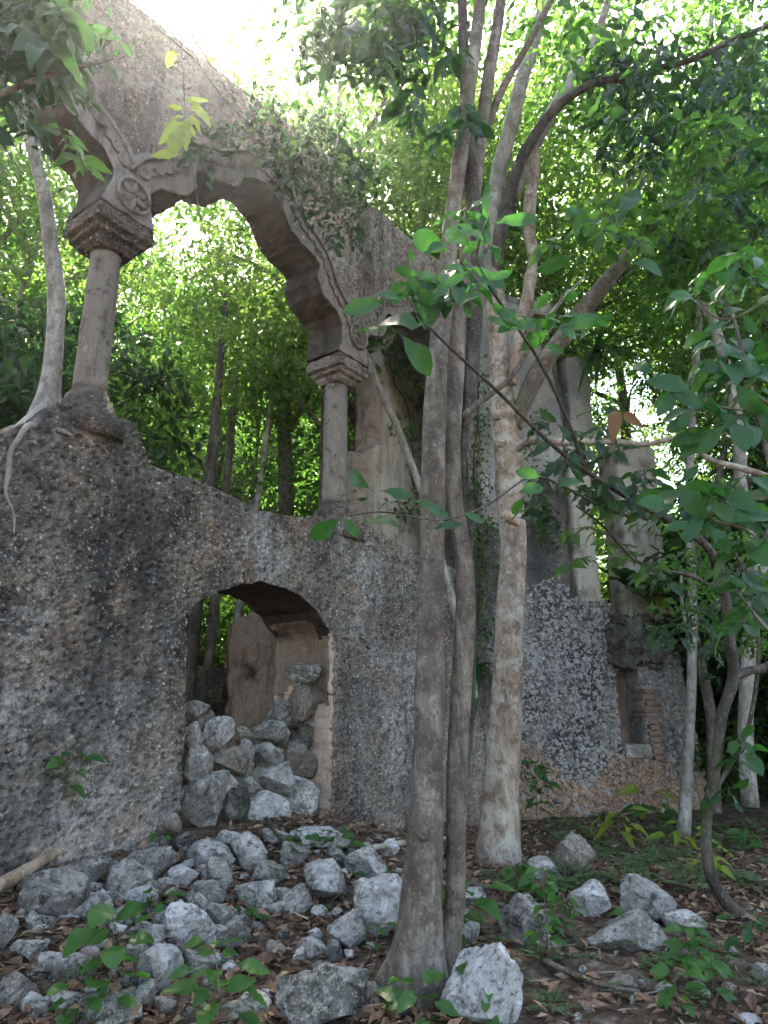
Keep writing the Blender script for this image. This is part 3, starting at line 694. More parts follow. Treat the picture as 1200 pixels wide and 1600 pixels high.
slab('wall', frP, rough_outline(pw, .05, .04, 61, 7), [], .5, .02, lambda u, z: (.04*fbm(np.c_[u*3, z*3, u*0], 4, 61)+.012*fbm(np.c_[u*18, z*18, u*0], 3, 62), np.clip(.5+.3*fbm(np.c_[u*8, z*8, u*0], 2, 61), 0, 1)), M['tan_wall'], pil, M['stained'], .04, 6, 61)
free_slab('wall_stub', 'low dark grey stub of wall seen through the doorway', 'wall', 308, 358, 1042, 2.9, .5, -.1, M['wall'], 62)
free_slab('low_wall', 'low broken wall at the back behind the doorway pillar', 'wall', 270, 330, 1130, 4.2, .5, -.1, M['side'], 63)
# cross wall behind the third arch: its broken face looks back at the camera
ca = F1.px(590, 780, 1.3); cb = F1.px(760, 780, 1.3)
fr3 = Frame(F1.O-1.3*F1.n, F1.u, F1.n)
cross = thing('cross_wall', fr3.to(9.5, -.2), 'tan mossy wall standing behind the third arch, broken along its left edge', 'ruined wall')
pts = [(ca[0]-.02, -.5)]+[fr3.px(x, y, 0) for x, y in ((583, 800), (586, 745), (584, 700), (604, 690), (606, 620), (600, 560), (612, 530), (640, 505), (700, 470), (760, 430))]+[(cb[0]+.2, -.5)]
slab('wall', fr3, rough_outline(pts, .12, .05, 64, 4), [], .7, .035, disp_pitted(.02, .09, .08, .3, 9, .05, .3), M['pale_plaster'], cross, M['plaster'], .06, 6, 64)
for o in list(bpy.data.objects):
    if o.parent is None and 'category' in o: o['kind'] = 'thing'

# ------------------------------------------------------------------ rocks
def rock_shape(rng, sub=3, facets=14, rough=.13, sx=1., sy=1., sz=1.):
    V, Fc = ICO[sub]; V = V.copy()*np.array((1.18, 1.1, 1.12))
    for _ in range(facets):
        n = rng.normal(size=3); n /= np.linalg.norm(n); c = rng.uniform(.52, .88); k = V@n-c; m = k > 0; V[m] -= (k[m]*.97)[:, None]*n
    q = V*1.9+rng.uniform(0, 90); d = rough*fbm(q, 4, int(rng.integers(99)), .55)-.55*rough*np.abs(vnoise(q*2.3, 7))+.28*rough*fbm(q*6, 2, 8)
    V = V*(1+d)[:, None]; lo, hi = V.min(0), V.max(0); V = (V-(lo+hi)/2)/((hi-lo)/2)
    return V*np.array((sx, sy, sz)), Fc
ROCKSEED = [100]
def rock(cx, cy, w, h, label, m='rock', d=None, group=None, name='rock', cat='rock', sub=4, dep=None, lift=0.0, tilt=.18, parent=None):
    ROCKSEED[0] += 1; rng = np.random.default_rng(ROCKSEED[0])
    if d is not None:
        u, z = F1.px(cx, cy, d); P = F1.to(u, z, d)
    else:
        g = ghit(cx, cy+h*.42); P = at(cx, cy, g[1]+.02); 
    k = mpp(cx, cy, P[1]); sx, sz = w*k/2*1.06, h*k/2*1.08; sy = (dep or .9)*(sx+sz)/2
    V, Fc = rock_shape(rng, sub, sx=1, sy=1, sz=1)
    a, b, c = rng.normal(0, tilt, 3); R = np.array(Euler((a, b, rng.uniform(-.5, .5))).to_matrix()); V = V@R.T
    V = V/np.abs(V).max(0)*np.array((sx, sy, sz))+P+np.array((0, sy*.35, lift-(.06*sz if d is None else 0)))
    o = mk(name, V, Fc, M[m], None, True, None, True)
    me = o.data
    tag(o, label, cat, group); return o
G = 'fallen limestone blocks in front of the ruin'; GD = 'stones piled up inside the doorway'
S = 1/3
for i, (cx, cy, w, h, mm, lab) in enumerate([
    (255, 755, 115, 95, 'rock', 'rounded dark-topped stone highest at the left jamb of the doorway'),
    (235, 865, 95, 115, 'rock', 'upright grey stone pressed on the left jamb below the rounded dark-topped one'),
    (352, 862, 150, 180, 'rock_pale', 'tall wedge stone with a white flank, left half of the doorway pile'),
    (316, 930, 100, 85, 'rock_tan', 'brownish wedge stone under the tall white-flanked one'),
    (250, 1025, 135, 200, 'rock', 'tall grey stone standing against the left jamb, mid height of the pile'),
    (402, 990, 185, 140, 'rock_tan', 'broad smooth brown-grey stone in the middle of the doorway pile'),
    (488, 965, 85, 190, 'rock_pale', 'narrow white upright stone in the middle of the doorway pile'),
    (575, 968, 165, 120, 'rock', 'square grey stone between narrow white stone and dark tilted stone'),
    (608, 868, 195, 125, 'rock_moss', 'flat-topped mossy stone in the middle of the pile by the pillar foot'),
    (675, 775, 205, 145, 'rock_moss', 'broad dark stone sloping right below the highest stones of the pile'),
    (758, 705, 165, 175, 'rock_tan', 'big tan stone leaning on the right jamb near the top of the pile'),
    (750, 622, 80, 70, 'rock_pale', 'small pale stone caught under the dark slab topping the pile'),
    (755, 575, 165, 90, 'rock_moss', 'dark flat slab lying topmost of all at the right jamb'),
    (786, 842, 100, 120, 'rock_tan', 'brown stone touching the right jamb at mid height'),
    (748, 905, 125, 95, 'rock_moss', 'dark stone half hidden above the long brown tilted block'),
    (722, 990, 185, 185, 'rock_tan', 'long brown block tilted against the right jamb'),
    (622, 1062, 195, 135, 'rock_pale', 'white-blotched broken stone at the centre of the pile'),
    (500, 1112, 130, 105, 'rock_moss', 'dark hollow stone under the narrow white upright one'),
    (738, 1180, 175, 205, 'rock', 'large block at the foot of the right jamb'),
    (290, 1185, 225, 245, 'rock', 'largest boulder of the pile, dark with a white streak, foot of left jamb'),
    (440, 1195, 130, 145, 'rock_moss', 'round dark stone in the hollow right of the largest boulder'),
    (568, 1222, 245, 165, 'rock_pale', 'pale angular block lying in front on the doorway sill'),
    (622, 1312, 190, 95, 'rock_pale', 'white flat stone below the pale angular sill block'),
    (402, 1098, 90, 85, 'rock_pale', 'small white stone above the round dark one in the hollow'),
    (480, 862, 100, 70, 'rock_tan', 'small brown stone at the foot of the tan pillar'),
    (690, 665, 130, 120, 'rock_moss', 'dark stone left of the small pale one high in the pile'),
    (805, 770, 95, 140, 'rock_tan', 'narrow tan stone squeezed on the right jamb near the top'),
    (345, 1090, 110, 90, 'rock', 'grey stone wedged above the largest boulder'),
    (660, 1120, 110, 90, 'rock_moss', 'dark stone filling the gap left of the right jamb block'),
    (540, 1050, 110, 110, 'rock', 'grey stone deep behind the white-blotched one'),
    (300, 800, 90, 90, 'rock_tan', 'brown stone tucked behind the white-flanked wedge')]):
    px, py = 220+cx*S, 860+cy*S; f = (1290-py)/250
    rock(px, py, w*S*1.06, h*S*1.05, lab, mm, d=max(.02, min(.10+.55*f, (528-px-w*S/2)/89)+(.3 if i >= 25 else 0)), group=GD, sub=4)
rock(263, 1290, 45, 36, 'tan stone lodged at the outer foot of the left door jamb', 'rock_tan', d=-.05)
K = .5167
for (cx, cy, w, h, mm, lab) in [
    (145, 392, 215, 160, 'rock', 'large smooth grey boulder beside the fallen branch at far left'),
    (120, 470, 120, 60, 'rock', 'low flat grey stone under the large smooth boulder'),
    (275, 425, 115, 105, 'rock_pale', 'pale lichened stone right of the large smooth boulder'),
    (375, 352, 165, 140, 'rock', 'grey block with a slanted face behind the round-leaved seedling'),
    (418, 397, 105, 85, 'rock_pale', 'small pale stone in front of the slant-faced grey block'),
    (270, 320, 90, 105, 'rock', 'upright grey stone behind the pale lichened one, by dry leaves'),
    (432, 300, 180, 110, 'rock', 'broad grey stone in the back row below the left door jamb'),
    (545, 337, 105, 78, 'rock_pale', 'lichen-white stone between broad grey stone and pale slab'),
    (560, 225, 95, 78, 'rock_moss', 'mossy stone at the foot of the left door jamb'),
    (635, 262, 145, 105, 'rock_pale', 'smooth pale slab lying before the doorway'),
    (660, 322, 85, 105, 'rock', 'grey upright stone under the smooth pale slab'),
    (745, 255, 120, 118, 'rock', 'rounded grey boulder with dark patches before the doorway'),
    (820, 326, 118, 95, 'rock_moss', 'mossy stone under the dead twig'),
    (770, 392, 128, 88, 'rock_pale', 'white wedge stone with a mossy top'),
    (885, 405, 118, 95, 'rock', 'speckled grey stone left of the big square block'),
    (985, 352, 142, 138, 'rock_pale', 'big square pale-blue block right of centre'),
    (1052, 492, 128, 138, 'rock_pale', 'tall pale boulder left of the double trunk'),
    (1135, 385, 150, 115, 'rock', 'grey boulder almost touching the double trunk'),
    (575, 475, 175, 165, 'rock_pale', 'large white-topped block in the middle of the rubble'),
    (660, 455, 105, 88, 'rock', 'small grey stone right of the white-topped block'),
    (700, 512, 128, 92, 'rock_moss', 'greenish stone below the white-topped block'),
    (610, 388, 140, 85, 'rock', 'flat grey stone behind the white-topped block'),
    (475, 625, 150, 145, 'rock_pale', 'bright white jagged rock at the bottom left'),
    (30, 680, 120, 110, 'rock', 'grey boulder cut by the left edge near the bottom'),
    (8, 500, 70, 110, 'rock', 'grey stone at the left edge above the leaf litter'),
    (85, 555, 115, 66, 'rock', 'half buried grey stone in leaf litter at left'),
    (200, 622, 165, 95, 'rock_moss', 'half buried dark stone behind the round-leaved seedling stem'),
    (320, 745, 270, 95, 'rock_moss', 'long mossy stone along the bottom edge'),
    (600, 600, 130, 88, 'rock_moss', 'mossy stone behind the lobed-leaf plant'),
    (700, 750, 150, 75, 'rock', 'grey stone at the bottom edge under the lobed-leaf plant'),
    (960, 700, 300, 190, 'rock_moss', 'big crusted mossy outcrop at the bottom beside the trunk foot'),
    (1122, 690, 72, 72, 'rock_tan', 'cream coloured stone stuck to the foot of the double trunk'),
    (950, 505, 56, 42, 'rock_pale', 'small white stone alone in the leaf litter'),
    (790, 620, 44, 34, 'rock_pale', 'tiny white stone left of the mossy outcrop'),
    (100, 312, 78, 62, 'rock', 'grey stone at the left wall foot behind the fallen branch'),
    (140, 265, 64, 62, 'rock_pale', 'pale stone against the left wall foot'),
    (880, 265, 105, 90, 'rock', 'grey stone in the back row below the right door jamb'),
    (965, 212, 185, 68, 'rock_pale', 'pale flat stone before the right door jamb'),
    (1090, 285, 125, 88, 'rock', 'grey stone under the wall right of the doorway'),
    (335, 462, 130, 62, 'rock_moss', 'dark low stone under the round-leaved seedling'),
    (230, 520, 90, 60, 'rock', 'dark grey stone half sunk beside the low flat one'),
    (500, 270, 80, 55, 'rock_tan', 'small brownish stone in the back row'),
    (690, 215, 90, 50, 'rock_pale', 'pale flat stone on the doorway threshold'),
    (1010, 270, 70, 60, 'rock_moss', 'little mossy stone below the pale flat one'),
    (520, 560, 100, 60, 'rock_moss', 'dark stone at the foot of the white-topped block'),
    (1180, 245, 70, 64, 'rock_pale', 'white stone at the wall foot by the trunk'),
    (830, 210, 100, 60, 'rock', 'grey flat stone in front of the sill block'),
    (420, 500, 110, 60, 'rock', 'grey stone under the spreading weeds')]:
    rock(cx*K, 1200+cy*K, w*K*.97, h*K*.97, lab, mm, group=G)
K2 = .5333
for (cx, cy, w, h, mm, lab) in [
    (845, 395, 165, 140, 'rock_pale', 'big pale boulder, right half of the cracked pair'),
    (695, 395, 150, 105, 'rock_pale', 'pale boulder, left half of the cracked pair'),
    (800, 485, 250, 120, 'rock', 'dark lower block carrying the cracked boulder pair'),
    (372, 645, 250, 240, 'rock_pale', 'large grey boulder wedged against the right foot of the double trunk'),
    (492, 450, 140, 140, 'rock', 'lichened rock between double trunk and tan trunk'),
    (640, 272, 130, 140, 'rock_tan', 'brownish boulder at the wall foot right of the tan trunk'),
    (322, 462, 100, 90, 'rock_pale', 'pale rock peeping out right of the double trunk'),
    (545, 300, 110, 70, 'rock', 'grey stone beside the tan trunk roots'),
    (790, 630, 100, 44, 'rock_tan', 'flat tan stone lying in the litter at right'),
    (900, 650, 60, 46, 'rock', 'small grey stone by the flat tan one'),
    (1092, 655, 66, 46, 'rock_tan', 'little brown stone at the lower right'),
    (1098, 540, 40, 30, 'rock_pale', 'pale pebble near the curved stem'),
    (955, 455, 120, 66, 'rock', 'low grey stone right of the cracked pair'),
    (1140, 745, 100, 30, 'rock_pale', 'flat pale stone at the bottom right edge'),
    (1185, 600, 60, 50, 'rock', 'grey stone cut by the right edge'),
    (60, 420, 150, 190, 'rock_pale', 'tall white-grey rock leaning behind the double trunk'),
    (560, 520, 90, 50, 'rock_moss', 'mossy stone half hidden under twiggy seedling'),
    (955, 610, 60, 40, 'rock_tan', 'reddish stone between seedlings at right'),
    (40, 300, 110, 80, 'rock_pale', 'pale stone at the wall behind the double trunk'),
    (330, 380, 90, 60, 'rock', 'grey stone between the two trunks')]:
    rock(560+cx*K2, 1200+cy*K2, w*K2, h*K2, lab, mm, group=G)
# small stones: a few shapes, copied
ANCH = [(75, 1405, 'the large smooth grey boulder'), (195, 1380, 'the slant-faced grey block'), (330, 1335, 'the smooth pale slab'), (385, 1335, 'the rounded dark-patched boulder'), (510, 1385, 'the big square pale-blue block'), (300, 1450, 'the white-topped block'), (400, 1405, 'the white wedge stone'), (245, 1530, 'the bright white jagged rock'), (545, 1455, 'the tall pale boulder'),
    (490, 1560, 'the mossy outcrop'), (640, 1560, 'the foot of the double trunk'), (755, 1545, 'the boulder wedged at the double trunk'), (775, 1380, 'the foot of the tan trunk'), (1010, 1410, 'the cracked boulder pair'), (985, 1535, 'the flat tan stone'), (1080, 1285, 'the slender white-barked tree'), (1120, 1420, 'the crooked sapling'), (1140, 1560, 'the lower right corner'), (20, 1560, 'the lower left corner'), (900, 1345, 'the brownish boulder'), (1180, 1350, 'the mottled forked tree'), (845, 1290, 'the thin bush by the tan trunk'), (990, 1280, 'the niche in the side wall'), (950, 1400, 'the left cracked boulder'), (1085, 1490, 'the leafy light green seedling'), (870, 1430, 'the twiggy seedling'), (1050, 1340, 'the lime weed under the white-barked tree'), (720, 1450, 'the pale seedling by the double trunk'), (1180, 1450, 'the broad dark weed'), (90, 1470, 'the low flat stone'), (420, 1500, 'the greenish stone')]
def near(px, py):
    x, y, n = min(ANCH, key=lambda a: (a[0]-px)**2+(1.6*(a[1]-py))**2)
    if abs(px-x) > 1.4*abs(py-y): return ('left of ' if px < x else 'right of ')+n
    return ('behind ' if py < y else 'in front of ')+n
def small_label(px, py, s, k): return f"{'tiny' if s < .032 else ('fist-sized' if s < .05 else 'head-sized')} {('grey', 'pale', 'mossy', 'grey', 'pale', 'tan')[k]} stone {near(px, py)}"
r5 = np.random.default_rng(8); small = [mesh_from('small_stone', *rock_shape(r5, 2, 8, .12, 1, .8, .7), M[k]) for k in ('rock', 'rock_pale', 'rock_moss', 'rock', 'rock_pale', 'rock_tan')]
for k in range(300):
    if k < 225: px, py = r5.uniform(0, 640), 1305+285*r5.uniform()**1.3
    elif k > 262: continue
    else: px, py = r5.uniform(640, 1200), r5.uniform(1290, 1595)
    g = ghit(px, py); s = (r5.uniform(.022, .068) if k % 3 else r5.uniform(.055, .11))
    if F1.dist(g[0], g[1]) < .1: continue
    if px > 640: s = min(s*.7, .035)
    o = link('small_stone', small[k % 6], loc=(g[0], g[1], g[2]+s*.2)); o.scale = (s, s, s); o.rotation_euler = (r5.normal(0, .3), r5.normal(0, .3), r5.uniform(0, 6.3))
    tag(o, small_label(px, py, s, k % 6), 'stone', 'small loose stones on the forest floor')

# ------------------------------------------------------------------ trees that stand in the picture
def pxtube(pts, Y, sides=14, rough=.08, seed=1, n=None, flare=None, freq=6.):
    Ys = np.broadcast_to(Y, (len(pts),)) if np.isscalar(Y) else Y
    P = [at(x, y, yy) for (x, y, w), yy in zip(pts, Ys)]; R = [w*mpp(x, y, yy)/2 for (x, y, w), yy in zip(pts, Ys)]
    return tube(P, R, sides, n or len(pts)*7, rough, seed, freq, True, flare)
def part(name, VF, m, parent, label=None):
    o = mk(name, VF[0], VF[1], m, parent)
    if label: o['label'] = label
    return o
def root_flare(c, hgt, amt, lobes, ph):
    def f(C, D):
        k = np.exp(-np.maximum(C[:, 2]-c, 0)/hgt)[:, None]; a = np.arctan2(D[..., 1], D[..., 0])
        return 1+k*amt*(.45+.55*np.cos(lobes*a+ph)**3+.25*np.cos(2*a+ph*2))
    return f
DT = thing('double_trunk_tree', at(650, 1560, 4.25), 'grey-brown double-trunked tree, the nearest, rising from the rubble at centre', 'tree')
V1 = pxtube([(640, 1640, 118), (643, 1560, 98), (651, 1500, 78), (658, 1400, 62), (665, 1270, 54), (669, 1150, 47), (675, 900, 39), (678, 700, 38), (684, 560, 32), (694, 470, 29), (706, 350, 26), (722, 220, 23), (740, 90, 20), (756, -40, 18), (780, -200, 14)],
            [4.25, 4.25, 4.26, 4.27, 4.3, 4.3, 4.32, 4.34, 4.36, 4.4, 4.42, 4.45, 4.5, 4.55, 4.6], 28, .12, 3, 170, root_flare(0.05, .2, .30, 4, .6), 7)
part('trunk', V1, M['bark'], DT, 'straight thicker left trunk, flared at the foot')
V2 = pxtube([(692, 1640, 52), (696, 1540, 42), (704, 1460, 35), (711, 1400, 32), (715, 1200, 32), (724, 1020, 32), (727, 900, 29), (711, 790, 27), (704, 700, 30), (711, 600, 27), (716, 500, 24), (730, 400, 23), (746, 250, 22), (762, 130, 20), (780, 20, 17), (800, -150, 14)],
            [4.42]*5+[4.45]*3+[4.45, 4.5, 4.5, 4.55, 4.6, 4.65, 4.7, 4.8], 18, .14, 8, 150, None, 8)
part('trunk', V2, M['bark'], DT, 'browner sinuous right trunk, twisted beside the straight one')
V3 = pxtube([(700, 1340, 14), (728, 1180, 17), (738, 1000, 14), (733, 880, 13), (722, 780, 12), (724, 690, 14), (736, 590, 22), (744, 450, 26), (740, 330, 24), (730, 200, 20), (724, 60, 16), (720, -100, 12)],
            [4.55]*12, 12, .12, 11, 110)
part('liana', V3, M['bark_dark'], DT, 'thin dark stem climbing behind the sinuous trunk')
part('branch', pxtube([(722, 652, 12), (745, 632, 11), (772, 612, 10), (800, 588, 9), (826, 545, 8), (852, 500, 7), (885, 462, 5), (915, 430, 3)], [4.5, 4.48, 4.46, 4.44, 4.4, 4.4, 4.4, 4.4], 8, .1, 4), M['bark'], DT, 'thin branch leaving the sinuous trunk to the right')
part('branch', pxtube([(745, 250, 14), (780, 150, 12), (830, 60, 10), (880, -40, 8)], [4.7, 4.7, 4.6, 4.6], 8, .1, 4), M['bark'], DT)
# knots of the nearest trunk
part('knot', pxtube([(650, 1300, 3), (656, 1306, 9), (664, 1309, 13), (671, 1305, 4)], 4.13, 8, .2, 5), M['bark_dark'], DT)
TT = thing('tan_trunk_tree', at(775, 1375, 7.1), 'tan knobbly tree with pinkish bark, standing behind the double trunk', 'tree')
tp = [(770, 1440, 100), (774, 1375, 78), (777, 1320, 64), (781, 1240, 57), (786, 1180, 54), (792, 1080, 47), (797, 960, 43), (802, 850, 40), (797, 780, 42), (793, 700, 44), (788, 650, 42), (783, 600, 36), (778, 520, 32), (772, 450, 30)]
part('trunk', pxtube(tp, [7.1]*len(tp), 24, .10, 13, 140, root_flare(-.1, .35, .40, 5, 1.2), 6), M['bark_tan'], TT)
part('limb', pxtube([(772, 470, 30), (768, 400, 27), (772, 320, 26), (782, 260, 25), (800, 190, 24), (818, 115, 22), (838, 50, 21), (856, -20, 19), (870, -120, 16)], [7.1, 7.1, 7.05, 7, 6.9, 6.85, 6.8, 6.7, 6.7], 14, .08, 5, 60), M['bark_pale'], TT, 'pale grey limb going straight up')
part('limb', pxtube([(770, 440, 22), (780, 375, 21), (792, 325, 20), (806, 270, 19), (826, 228, 18), (858, 180, 16), (892, 150, 14), (935, 128, 12), (990, 122, 11), (1035, 105, 10), (1085, 92, 9), (1140, 65, 8), (1210, 36, 7)], np.linspace(7.1, 6.0, 13), 12, .1, 6, 90), M['bark_dark'], TT, 'dark limb arching to the upper right')
part('limb', pxtube([(800, 310, 22), (828, 240, 21), (862, 175, 19), (890, 128, 16), (930, 60, 13), (960, -30, 10)], 7.3, 12, .08, 7, 50), M['bark_pale'], TT, 'pale limb behind the dark arching one')
part('limb', pxtube([(806, 668, 20), (822, 620, 27), (848, 570, 28), (885, 520, 27), (925, 468, 26), (968, 415, 22), (1005, 368, 19), (1040, 330, 16), (1100, 270, 12), (1160, 240, 8)], np.linspace(7.05, 6.4, 10), 14, .08, 9, 70), M['bark'], TT, 'thick limb slanting up to the right')
part('limb', pxtube([(800, 600, 14), (812, 520, 17), (826, 450, 20), (832, 400, 16), (826, 340, 20), (836, 260, 14), (838, 210, 5)], 6.9, 10, .28, 10, 70, None, 12), M['bark_tan'], TT, 'flaky half-dead stub limb')
part('limb', pxtube([(806, 702, 17), (820, 692, 15), (840, 688, 13), (880, 691, 12), (950, 690, 10), (1010, 694, 9), (1060, 686, 8), (1110, 718, 9), (1160, 732, 10), (1220, 752, 10)], np.linspace(7.0, 5.9, 10), 10, .16, 12, 60), M['bark_tan'], TT, 'low crooked limb running level to the right')
rk = np.random.default_rng(3)
for (x, y, s) in [(776, 655, 22), (780, 700, 16), (792, 900, 10), (795, 945, 14), (789, 990, 9), (786, 1008, 11), (790, 1055, 9), (784, 1105, 10), (792, 880, 7), (812, 925, 6), (780, 1160, 12), (770, 1240, 14), (800, 760, 10)]:
    Vk, Fk = ICO[2]; c = at(x, y, 7.1); c = c-np.array((0, .9*mpp(x, y, 7.1)*20, 0)); r = s*mpp(x, y, 7.1)*.5
    part('knot', (Vk*(1+.25*fbm(Vk*2+x, 3, 4))[:, None]*np.array((1, .55, .8))*r+c, Fk), M['bark_tan'], TT)
part('bark_flake', pxtube([(782, 808, 3), (790, 805, 14), (800, 812, 16), (811, 822, 4)], 6.78, 8, .3, 5), M['wood'], TT, 'curled brown flake peeling off the bark')
# pale tree that grew on the wall top
WT = thing('wall_top_tree', F1.to(2.62, 3.62, .25), 'slender pale tree rooted on the wall top left of the brownish column', 'tree')
uw = lambda x, y, d: F1.to(*F1.px(x, y, d), d)
def wtube(pts, d, **k):
    P = [uw(x, y, dd) for (x, y, w), dd in zip(pts, np.broadcast_to(d, (len(pts),)))]; R = [w*mpp(x, y, p[1])/2 for (x, y, w), p in zip(pts, P)]
    return tube(P, R, k.get('sides', 14), k.get('n', 60), k.get('rough', .08), k.get('seed', 2), 7)
part('trunk', wtube([(62, 690, 64), (68, 655, 50), (78, 610, 34), (85, 540, 27), (88, 460, 27), (80, 390, 23), (70, 310, 21), (55, 250, 18), (40, 190, 15), (30, 110, 12), (25, 20, 9)], .3, sides=18), M['bark_pale'], WT)
part('root', wtube([(76, 650, 16), (58, 662, 12), (42, 667, 9), (29, 686, 10), (17, 706, 8), (13, 742, 8), (9, 770, 5), (21, 802, 5), (22, 832, 2)], [.2, .05, -.05, -.10, -.11, -.10, -.09, -.08, -.07], rough=.4), M['bark_pale'], WT, 'pale root hanging down over the wall face')
part('root', wtube([(70, 640, 26), (40, 668, 26), (10, 690, 22), (-30, 700, 16)], [.25, .2, .2, .2]), M['bark_pale'], WT)
part('root', wtube([(78, 648, 20), (84, 668, 12), (100, 675, 8), (112, 680, 4)], [.2, .04, -.03, -.03]), M['bark_pale'], WT)
# right-hand stems
def simple_tree(name, label, pts, Y, m, **k):
    t_ = thing(name, at(pts[1][0], pts[1][1], Y if np.isscalar(Y) else Y[1]), label, 'tree'); part('trunk', pxtube(pts, Y, k.get('sides', 12), k.get('rough', .1), k.get('seed', 3), k.get('n', 60)), M[m], t_); return t_
ST = simple_tree('slender_tree', 'straight slender white-barked tree close to the niche', [(1068, 1310, 22), (1070, 1275, 20), (1074, 1200, 17), (1080, 1080, 15), (1082, 960, 14), (1080, 880, 13), (1077, 760, 12), (1085, 600, 11), (1100, 400, 10), (1108, 250, 8), (1112, 60, 6)], 10.2, 'bark_pale')
part('branch', pxtube([(1080, 1000, 5), (1068, 960, 6), (1064, 920, 6), (1066, 890, 4)], 10.1, 6), M['bark_pale'], ST)
RT = simple_tree('forking_tree', 'mottled forked tree near the right edge among green leaves', [(1172, 1260, 26), (1170, 1235, 25), (1165, 1120, 22), (1172, 1000, 22), (1180, 880, 22), (1160, 780, 20), (1150, 640, 18), (1120, 520, 16), (1090, 430, 14), (1080, 300, 12), (1100, 120, 10), (1120, -40, 8)], 9.4, 'bark_pale', seed=9)
part('branch', pxtube([(1172, 960, 14), (1190, 900, 12), (1215, 860, 10)], 9.4, 8), M['bark_pale'], RT)
part('branch', pxtube([(1128, 520, 12), (1145, 380, 11), (1150, 250, 9), (1135, 120, 7)], 9.4, 8), M['bark_dark'], RT)
ST2 = simple_tree('leaning_tree', 'thin grey tree leaning left behind the white-barked one', [(1118, 1270, 20), (1116, 1240, 19), (1112, 1130, 17), (1096, 1040, 15), (1085, 980, 13), (1090, 880, 11), (1120, 760, 9), (1150, 600, 8)], 11.5, 'bark', seed=12)
CT = thing('crooked_sapling', at(1160, 1440, 5.6), 'dark crooked sapling curving up along the right side with long leafy shoots', 'tree')
part('trunk', pxtube([(1230, 1440, 28), (1190, 1443, 26), (1150, 1425, 22), (1118, 1385, 18), (1104, 1330, 16), (1106, 1262, 16), (1118, 1200, 16), (1128, 1120, 16), (1146, 1058, 18), (1140, 1000, 17), (1134, 940, 15), (1124, 888, 14), (1100, 850, 12), (1048, 814, 11), (992, 783, 10), (917, 737, 8), (854, 687, 6.5), (783, 617, 5.5), (700, 540, 5), (660, 500, 4), (640, 470, 3)],
     [5.7, 5.65, 5.6, 5.55, 5.5, 5.5, 5.45, 5.4, 5.4, 5.3, 5.2, 5.1, 5.0, 4.8, 4.6, 4.3, 4.0, 3.6, 3.2, 3.1, 3.0], 12, .12, 5, 190), M['bark_dark'], CT)
part('branch', pxtube([(1146, 1056, 15), (1172, 1048, 13), (1200, 1040, 12), (1250, 1000, 10)], 5.4, 8), M['bark_dark'], CT)
part('branch', pxtube([(1106, 1250, 9), (1150, 1180, 7), (1175, 1110, 7), (1185, 1000, 6), (1165, 900, 5), (1130, 830, 4)], 5.45, 8), M['bark_dark'], CT)
part('branch', pxtube([(1040, 812, 7), (960, 800, 5), (880, 760, 4), (830, 745, 3.5), (760, 790, 3), (690, 812, 3), (600, 800, 3), (545, 806, 2.5)], [4.8, 4.5, 4.1, 3.8, 3.4, 3.2, 3.1, 3.0], 6), M['bark_dark'], CT, 'long thin shoot crossing both trunks low down')
part('branch', pxtube([(917, 737, 7), (880, 640, 6), (840, 560, 5.5), (800, 500, 5), (760, 440, 4.5), (745, 400, 4), (760, 345, 3)], [4.3, 4.0, 3.7, 3.4, 3.2, 3.1, 3.0], 6), M['bark_dark'], CT, 'thin shoot rising to the broad leaves above the trunks')
part('branch', pxtube([(1130, 930, 8), (1080, 900, 6), (1000, 880, 5), (940, 820, 4), (900, 790, 3)], [5.2, 5.0, 4.8, 4.6, 4.5], 6), M['bark_dark'], CT)
part('branch', pxtube([(1128, 920, 8), (1170, 880, 7), (1200, 830, 6), (1230, 780, 6)], [5.2, 5.1, 5, 5], 6), M['bark_dark'], CT)

# ------------------------------------------------------------------ leaves near the camera, each its own piece
def leaf_geo(L_=1., w=.42, shape='ovate', bend=.18, fold=.22, nl=8, seed=0):
    r = np.random.default_rng(seed); t = np.linspace(0, 1, nl+1)
    if shape == 'obovate': prof = np.sin(np.pi*np.clip(t, 0, 1)**1.45)**.75
    elif shape == 'round': prof = np.sin(np.pi*t**.8)**.6
    else: prof = np.sin(np.pi*t**.82)**.9
    prof[0] = .03; prof[-1] = .015; V = []
    for k, (tt, p) in enumerate(zip(t, prof)):
        z = -bend*tt*tt+.03*r.normal()*(0 < k < nl); hw = w*p*.5
        for s in (-1, -.5, 0, .5, 1): V.append((tt, s*hw, z+fold*abs(s)*hw+.012*math.sin(9*tt+3*s+seed)))
    i = (np.arange(nl)[:, None]*5+np.arange(4)[None]).ravel(); Fq = np.stack([i, i+5, i+6, i+1], -1)
    V += [(-.14, -.008, .0), (-.14, .008, .0), (.02, .008, 0), (.02, -.008, 0)]; n = len(V)-4
    return np.array(V), np.vstack([Fq, [[n, n+3, n+2, n+1]]])
LEAF = {}
def leaf_set(key, m, shape, w, bend=.18, fold=.22, n=4):
    LEAF[key] = [mesh_from('leaf', *leaf_geo(1, w*(1+.12*k-.15), shape, bend*(1+.5*k), fold, 8, k+3), M[m]) for k in range(n)]
leaf_set('big', 'leaf_big', 'obovate', .44); leaf_set('dark', 'leaf_dk', 'ovate', .42, .2, .3); leaf_set('mid', 'leaf_bg', 'ovate', .42, .2, .25)
leaf_set('lime', 'leaf_lime', 'ovate', .40); leaf_set('gnd', 'leaf_gnd', 'ovate', .62, .25, .2); leaf_set('round', 'leaf_gnd', 'round', .85, .15, .15)
leaf_set('dry', 'leaf_dry', 'ovate', .5, .5, .6); leaf_set('strap', 'leaf_big', 'ovate', .10, .7, .5); leaf_set('limegnd', 'leaf_lime', 'ovate', .34, .35, .3)
CAMP = np.array((0, 0, CAMZ))
